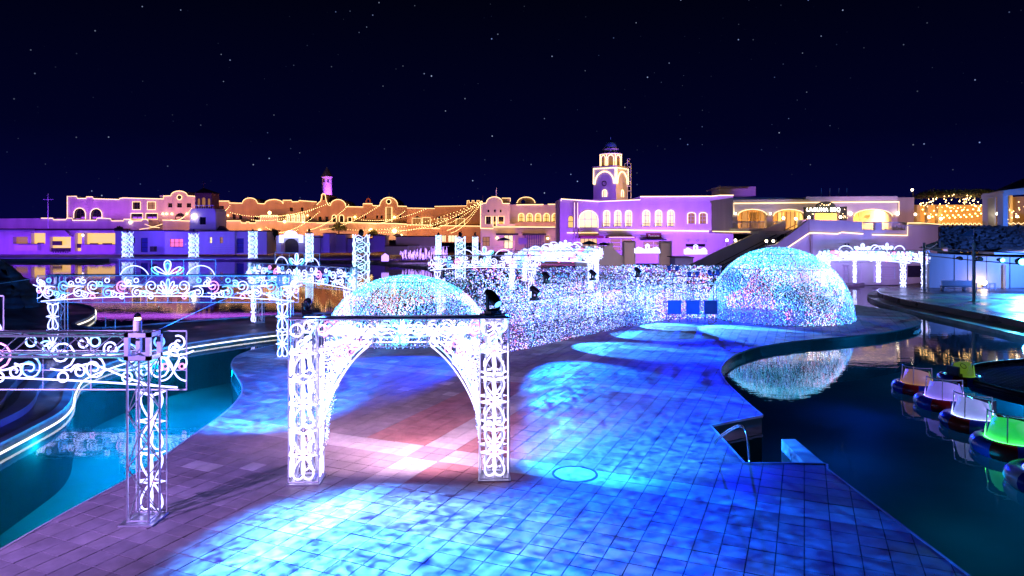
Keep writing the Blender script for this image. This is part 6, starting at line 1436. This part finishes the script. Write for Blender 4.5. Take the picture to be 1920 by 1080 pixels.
# crown signs
for x0, x1, yt, yb, YY, lab in ((1190, 1238, 457, 474, 92, 'glowing white crown sign between the gate piers'), (1283, 1326, 458, 476, 94, 'glowing white crown sign below the vents')):
    o = thing('crown_sign', lab, 'light sign', W((x0 + x1) / 2, 500, YY), 'white crown light signs'); w_ = (x1 - x0) * YY / F; h_ = (yb - yt) * YY / F; bs = W((x0 + x1) / 2, yb, YY) - world_loc(o)
    mo = [(p, 'w') for p, c in crest_motif(w_, h_)] + [(spiral(s * w_ * q, h_ * 0.25, h_ * 0.22, 1.4, 0, s), 'w') for s in (-1, 1) for q in (0.12, 0.28, 0.4)] + [([(-w_ / 2, 0), (w_ / 2, 0)], 'w'), ([(-w_ / 2, 0), (-w_ / 2, h_ * 0.5)], 'w')]
    put_motif(o, mo, bs, (1, 0, 0), 0.065, False)
    for s in (-1, 1): MB().tube([(s * w_ * 0.48, 0, 0), (s * w_ * 0.48, 0, bs.z)], 0.05, 4).build('post', 'white_iron', o, False, I4)
bk = thing('dark_booth', 'dark blue booth below the second crown sign', 'booth', W(1282, 500, 90)); pxbox(bk, 1266, 1300, 484, 506, 90, 3, 'door_blue', 'body'); pxbox(bk, 1264, 1302, 482, 484, 89.6, 4, 'awning', 'roof')
for k, (x, y, w_) in enumerate(((1180, 456, 18), (1247, 457, 16))):
    o = thing('gate_pier', ['pale gate pier left of the first crown sign', 'pale gate pier right of the first crown sign'][k], 'pier', W(x, 505, 95)); pxbox(o, x - w_ / 2, x + w_ / 2, y, 505, 95, 1.4, 'stucco', 'shaft'); pxbox(o, x - w_ / 2 - 1.2, x + w_ / 2 + 1.2, y - 2, y, 94.7, 2.0, 'trim_stone', 'capstone')
# ------------------------------------------------------------------ festoon strings
def festoon(label, a, b, sag, n, Ya, Yb, px=0.6):
    A_, B_ = W(a[0], a[1], Ya), W(b[0], b[1], Yb); o = thing('festoon_light', label, 'string lights', A_.lerp(B_, 0.5), 'festoon strings from the mast'); L = (B_ - A_).length
    P = lambda t: A_.lerp(B_, t) - Vector((0, 0, sag * 4 * t * (1 - t)))
    MB().tube([P(k / 20) for k in range(21)], 0.02, 3).build('wire', 'cable', o); mb = MB()
    for k in range(n): mb.octa(P((k + 0.5) / n), px * Ya / F)
    tag(mb.build('bulbs', 'bulb_warm', o), None, None, None, 'stuff')
m0 = (905, 376); m1 = (620, 380)
for k, (b, n_) in enumerate((((838, 432), 34), ((845, 437), 30), ((752, 432), 44), ((790, 428), 40), ((700, 436), 40), ((650, 430), 46), ((720, 430), 40))):
    festoon('string of bulbs falling from the mast, ' + ['steepest of the fan', 'lowest sagging of the fan', 'third of the fan', 'fourth of the fan', 'fifth of the fan', 'longest of the fan', 'shallowest of the fan'][k], m0, b, 1.1 + 0.2 * k, n_, 140, 166)
for k, (a, b, n_) in enumerate((((800, 391), (676, 412), 34), ((713, 384), (600, 431), 38), ((655, 383), (575, 432), 34), ((620, 380), (478, 405), 40), ((594, 390), (470, 412), 34), ((568, 398), (430, 398), 30), ((497, 425), (560, 430), 20), ((1000, 385), (905, 420), 1), ((360, 390), (320, 412), 26), ((432, 384), (405, 392), 14), ((600, 396), (520, 436), 30), ((760, 395), (690, 418), 30))):
    if n_ > 1: festoon('string of bulbs over the ochre rooftops, ' + ['by the crenellated house', 'crossing the bell cote', 'crossing the curved gable', 'running to the stepped terrace', 'under the twin gables', 'above the lit arches', 'over the little arch sign', '', 'beside the small bell tower', 'short one at the belfry', 'ending above the arch sign', 'below the round gable'][k], a, b, 1.2, n_, 165, 178)
# cables crossing the plaza rigs
for k, (pts, lab) in enumerate((([(-11.0, 33, 4.0), (-12.3, 29, 3.2), (-10.5, 20, 3.2), (-7.9, 14.6, 4.05)], 'sagging pale cable between the first two portals'), ([(-22, 33, 4.0), (-27, 33, 3.3), (-33, 34, 3.0)], 'thin cable running off to the dark rock'))):
    o = MB().tube(curve([tuple(p) for p in pts], 6), 0.012, 5).build('cable', 'white_iron'); tag(o, lab, 'cable')
# leafy tree on the far terrace
def tree(label, x, y, Y, wpx, hpx):
    b_ = W(x, y, Y); o = thing('tree', label, 'tree', b_); hh = hpx * Y / F; ww = wpx * Y / F / 2
    MB().tube([b_, b_ + Vector((0.1, 0, hh * 0.35)), b_ + Vector((0, 0.1, hh * 0.7))], [0.22, 0.16, 0.06], 6).build('trunk', 'dark_wood', o); mb = MB()
    for k in range(5):
        a = k * 1.26; MB().tube([b_ + Vector((0, 0, hh * 0.35)), b_ + Vector((ww * 0.6 * math.cos(a), ww * 0.6 * math.sin(a), hh * 0.65))], [0.09, 0.03], 4).build('limb', 'dark_wood', o)
    for _ in range(900):
        d = Vector((rnd.gauss(0, 1), rnd.gauss(0, 1), rnd.gauss(0, 1))).normalized() * rnd.random() ** 0.45; lob = 1 + 0.25 * math.sin(5 * d.x + 3 * d.z)
        p = b_ + Vector((d.x * ww * lob, d.y * ww * lob, hh * 0.62 + d.z * hh * 0.38 * lob)); a = Vector((rnd.gauss(0, 1), rnd.gauss(0, 1), rnd.gauss(0, 1))).normalized() * 0.30; c = Vector((rnd.gauss(0, 1), rnd.gauss(0, 1), rnd.gauss(0, 1))).normalized() * 0.22
        mb.add([p, p + a, p + a + c, p + c], [(0, 1, 2, 3)])
    tag(mb.build('crown', 'foliage', o), None, None, None, 'stuff')
tree('dark leafy tree below the ochre terrace', 635, 438, 174, 30, 20); tree('small dark tree by the light column top', 700, 446, 160, 18, 14)
tree('leafy tree between the arch sign and the blue house', 514, 450, 162, 16, 20); tree('small tree at the corner of the restaurant roof', 224, 436, 168, 12, 10)
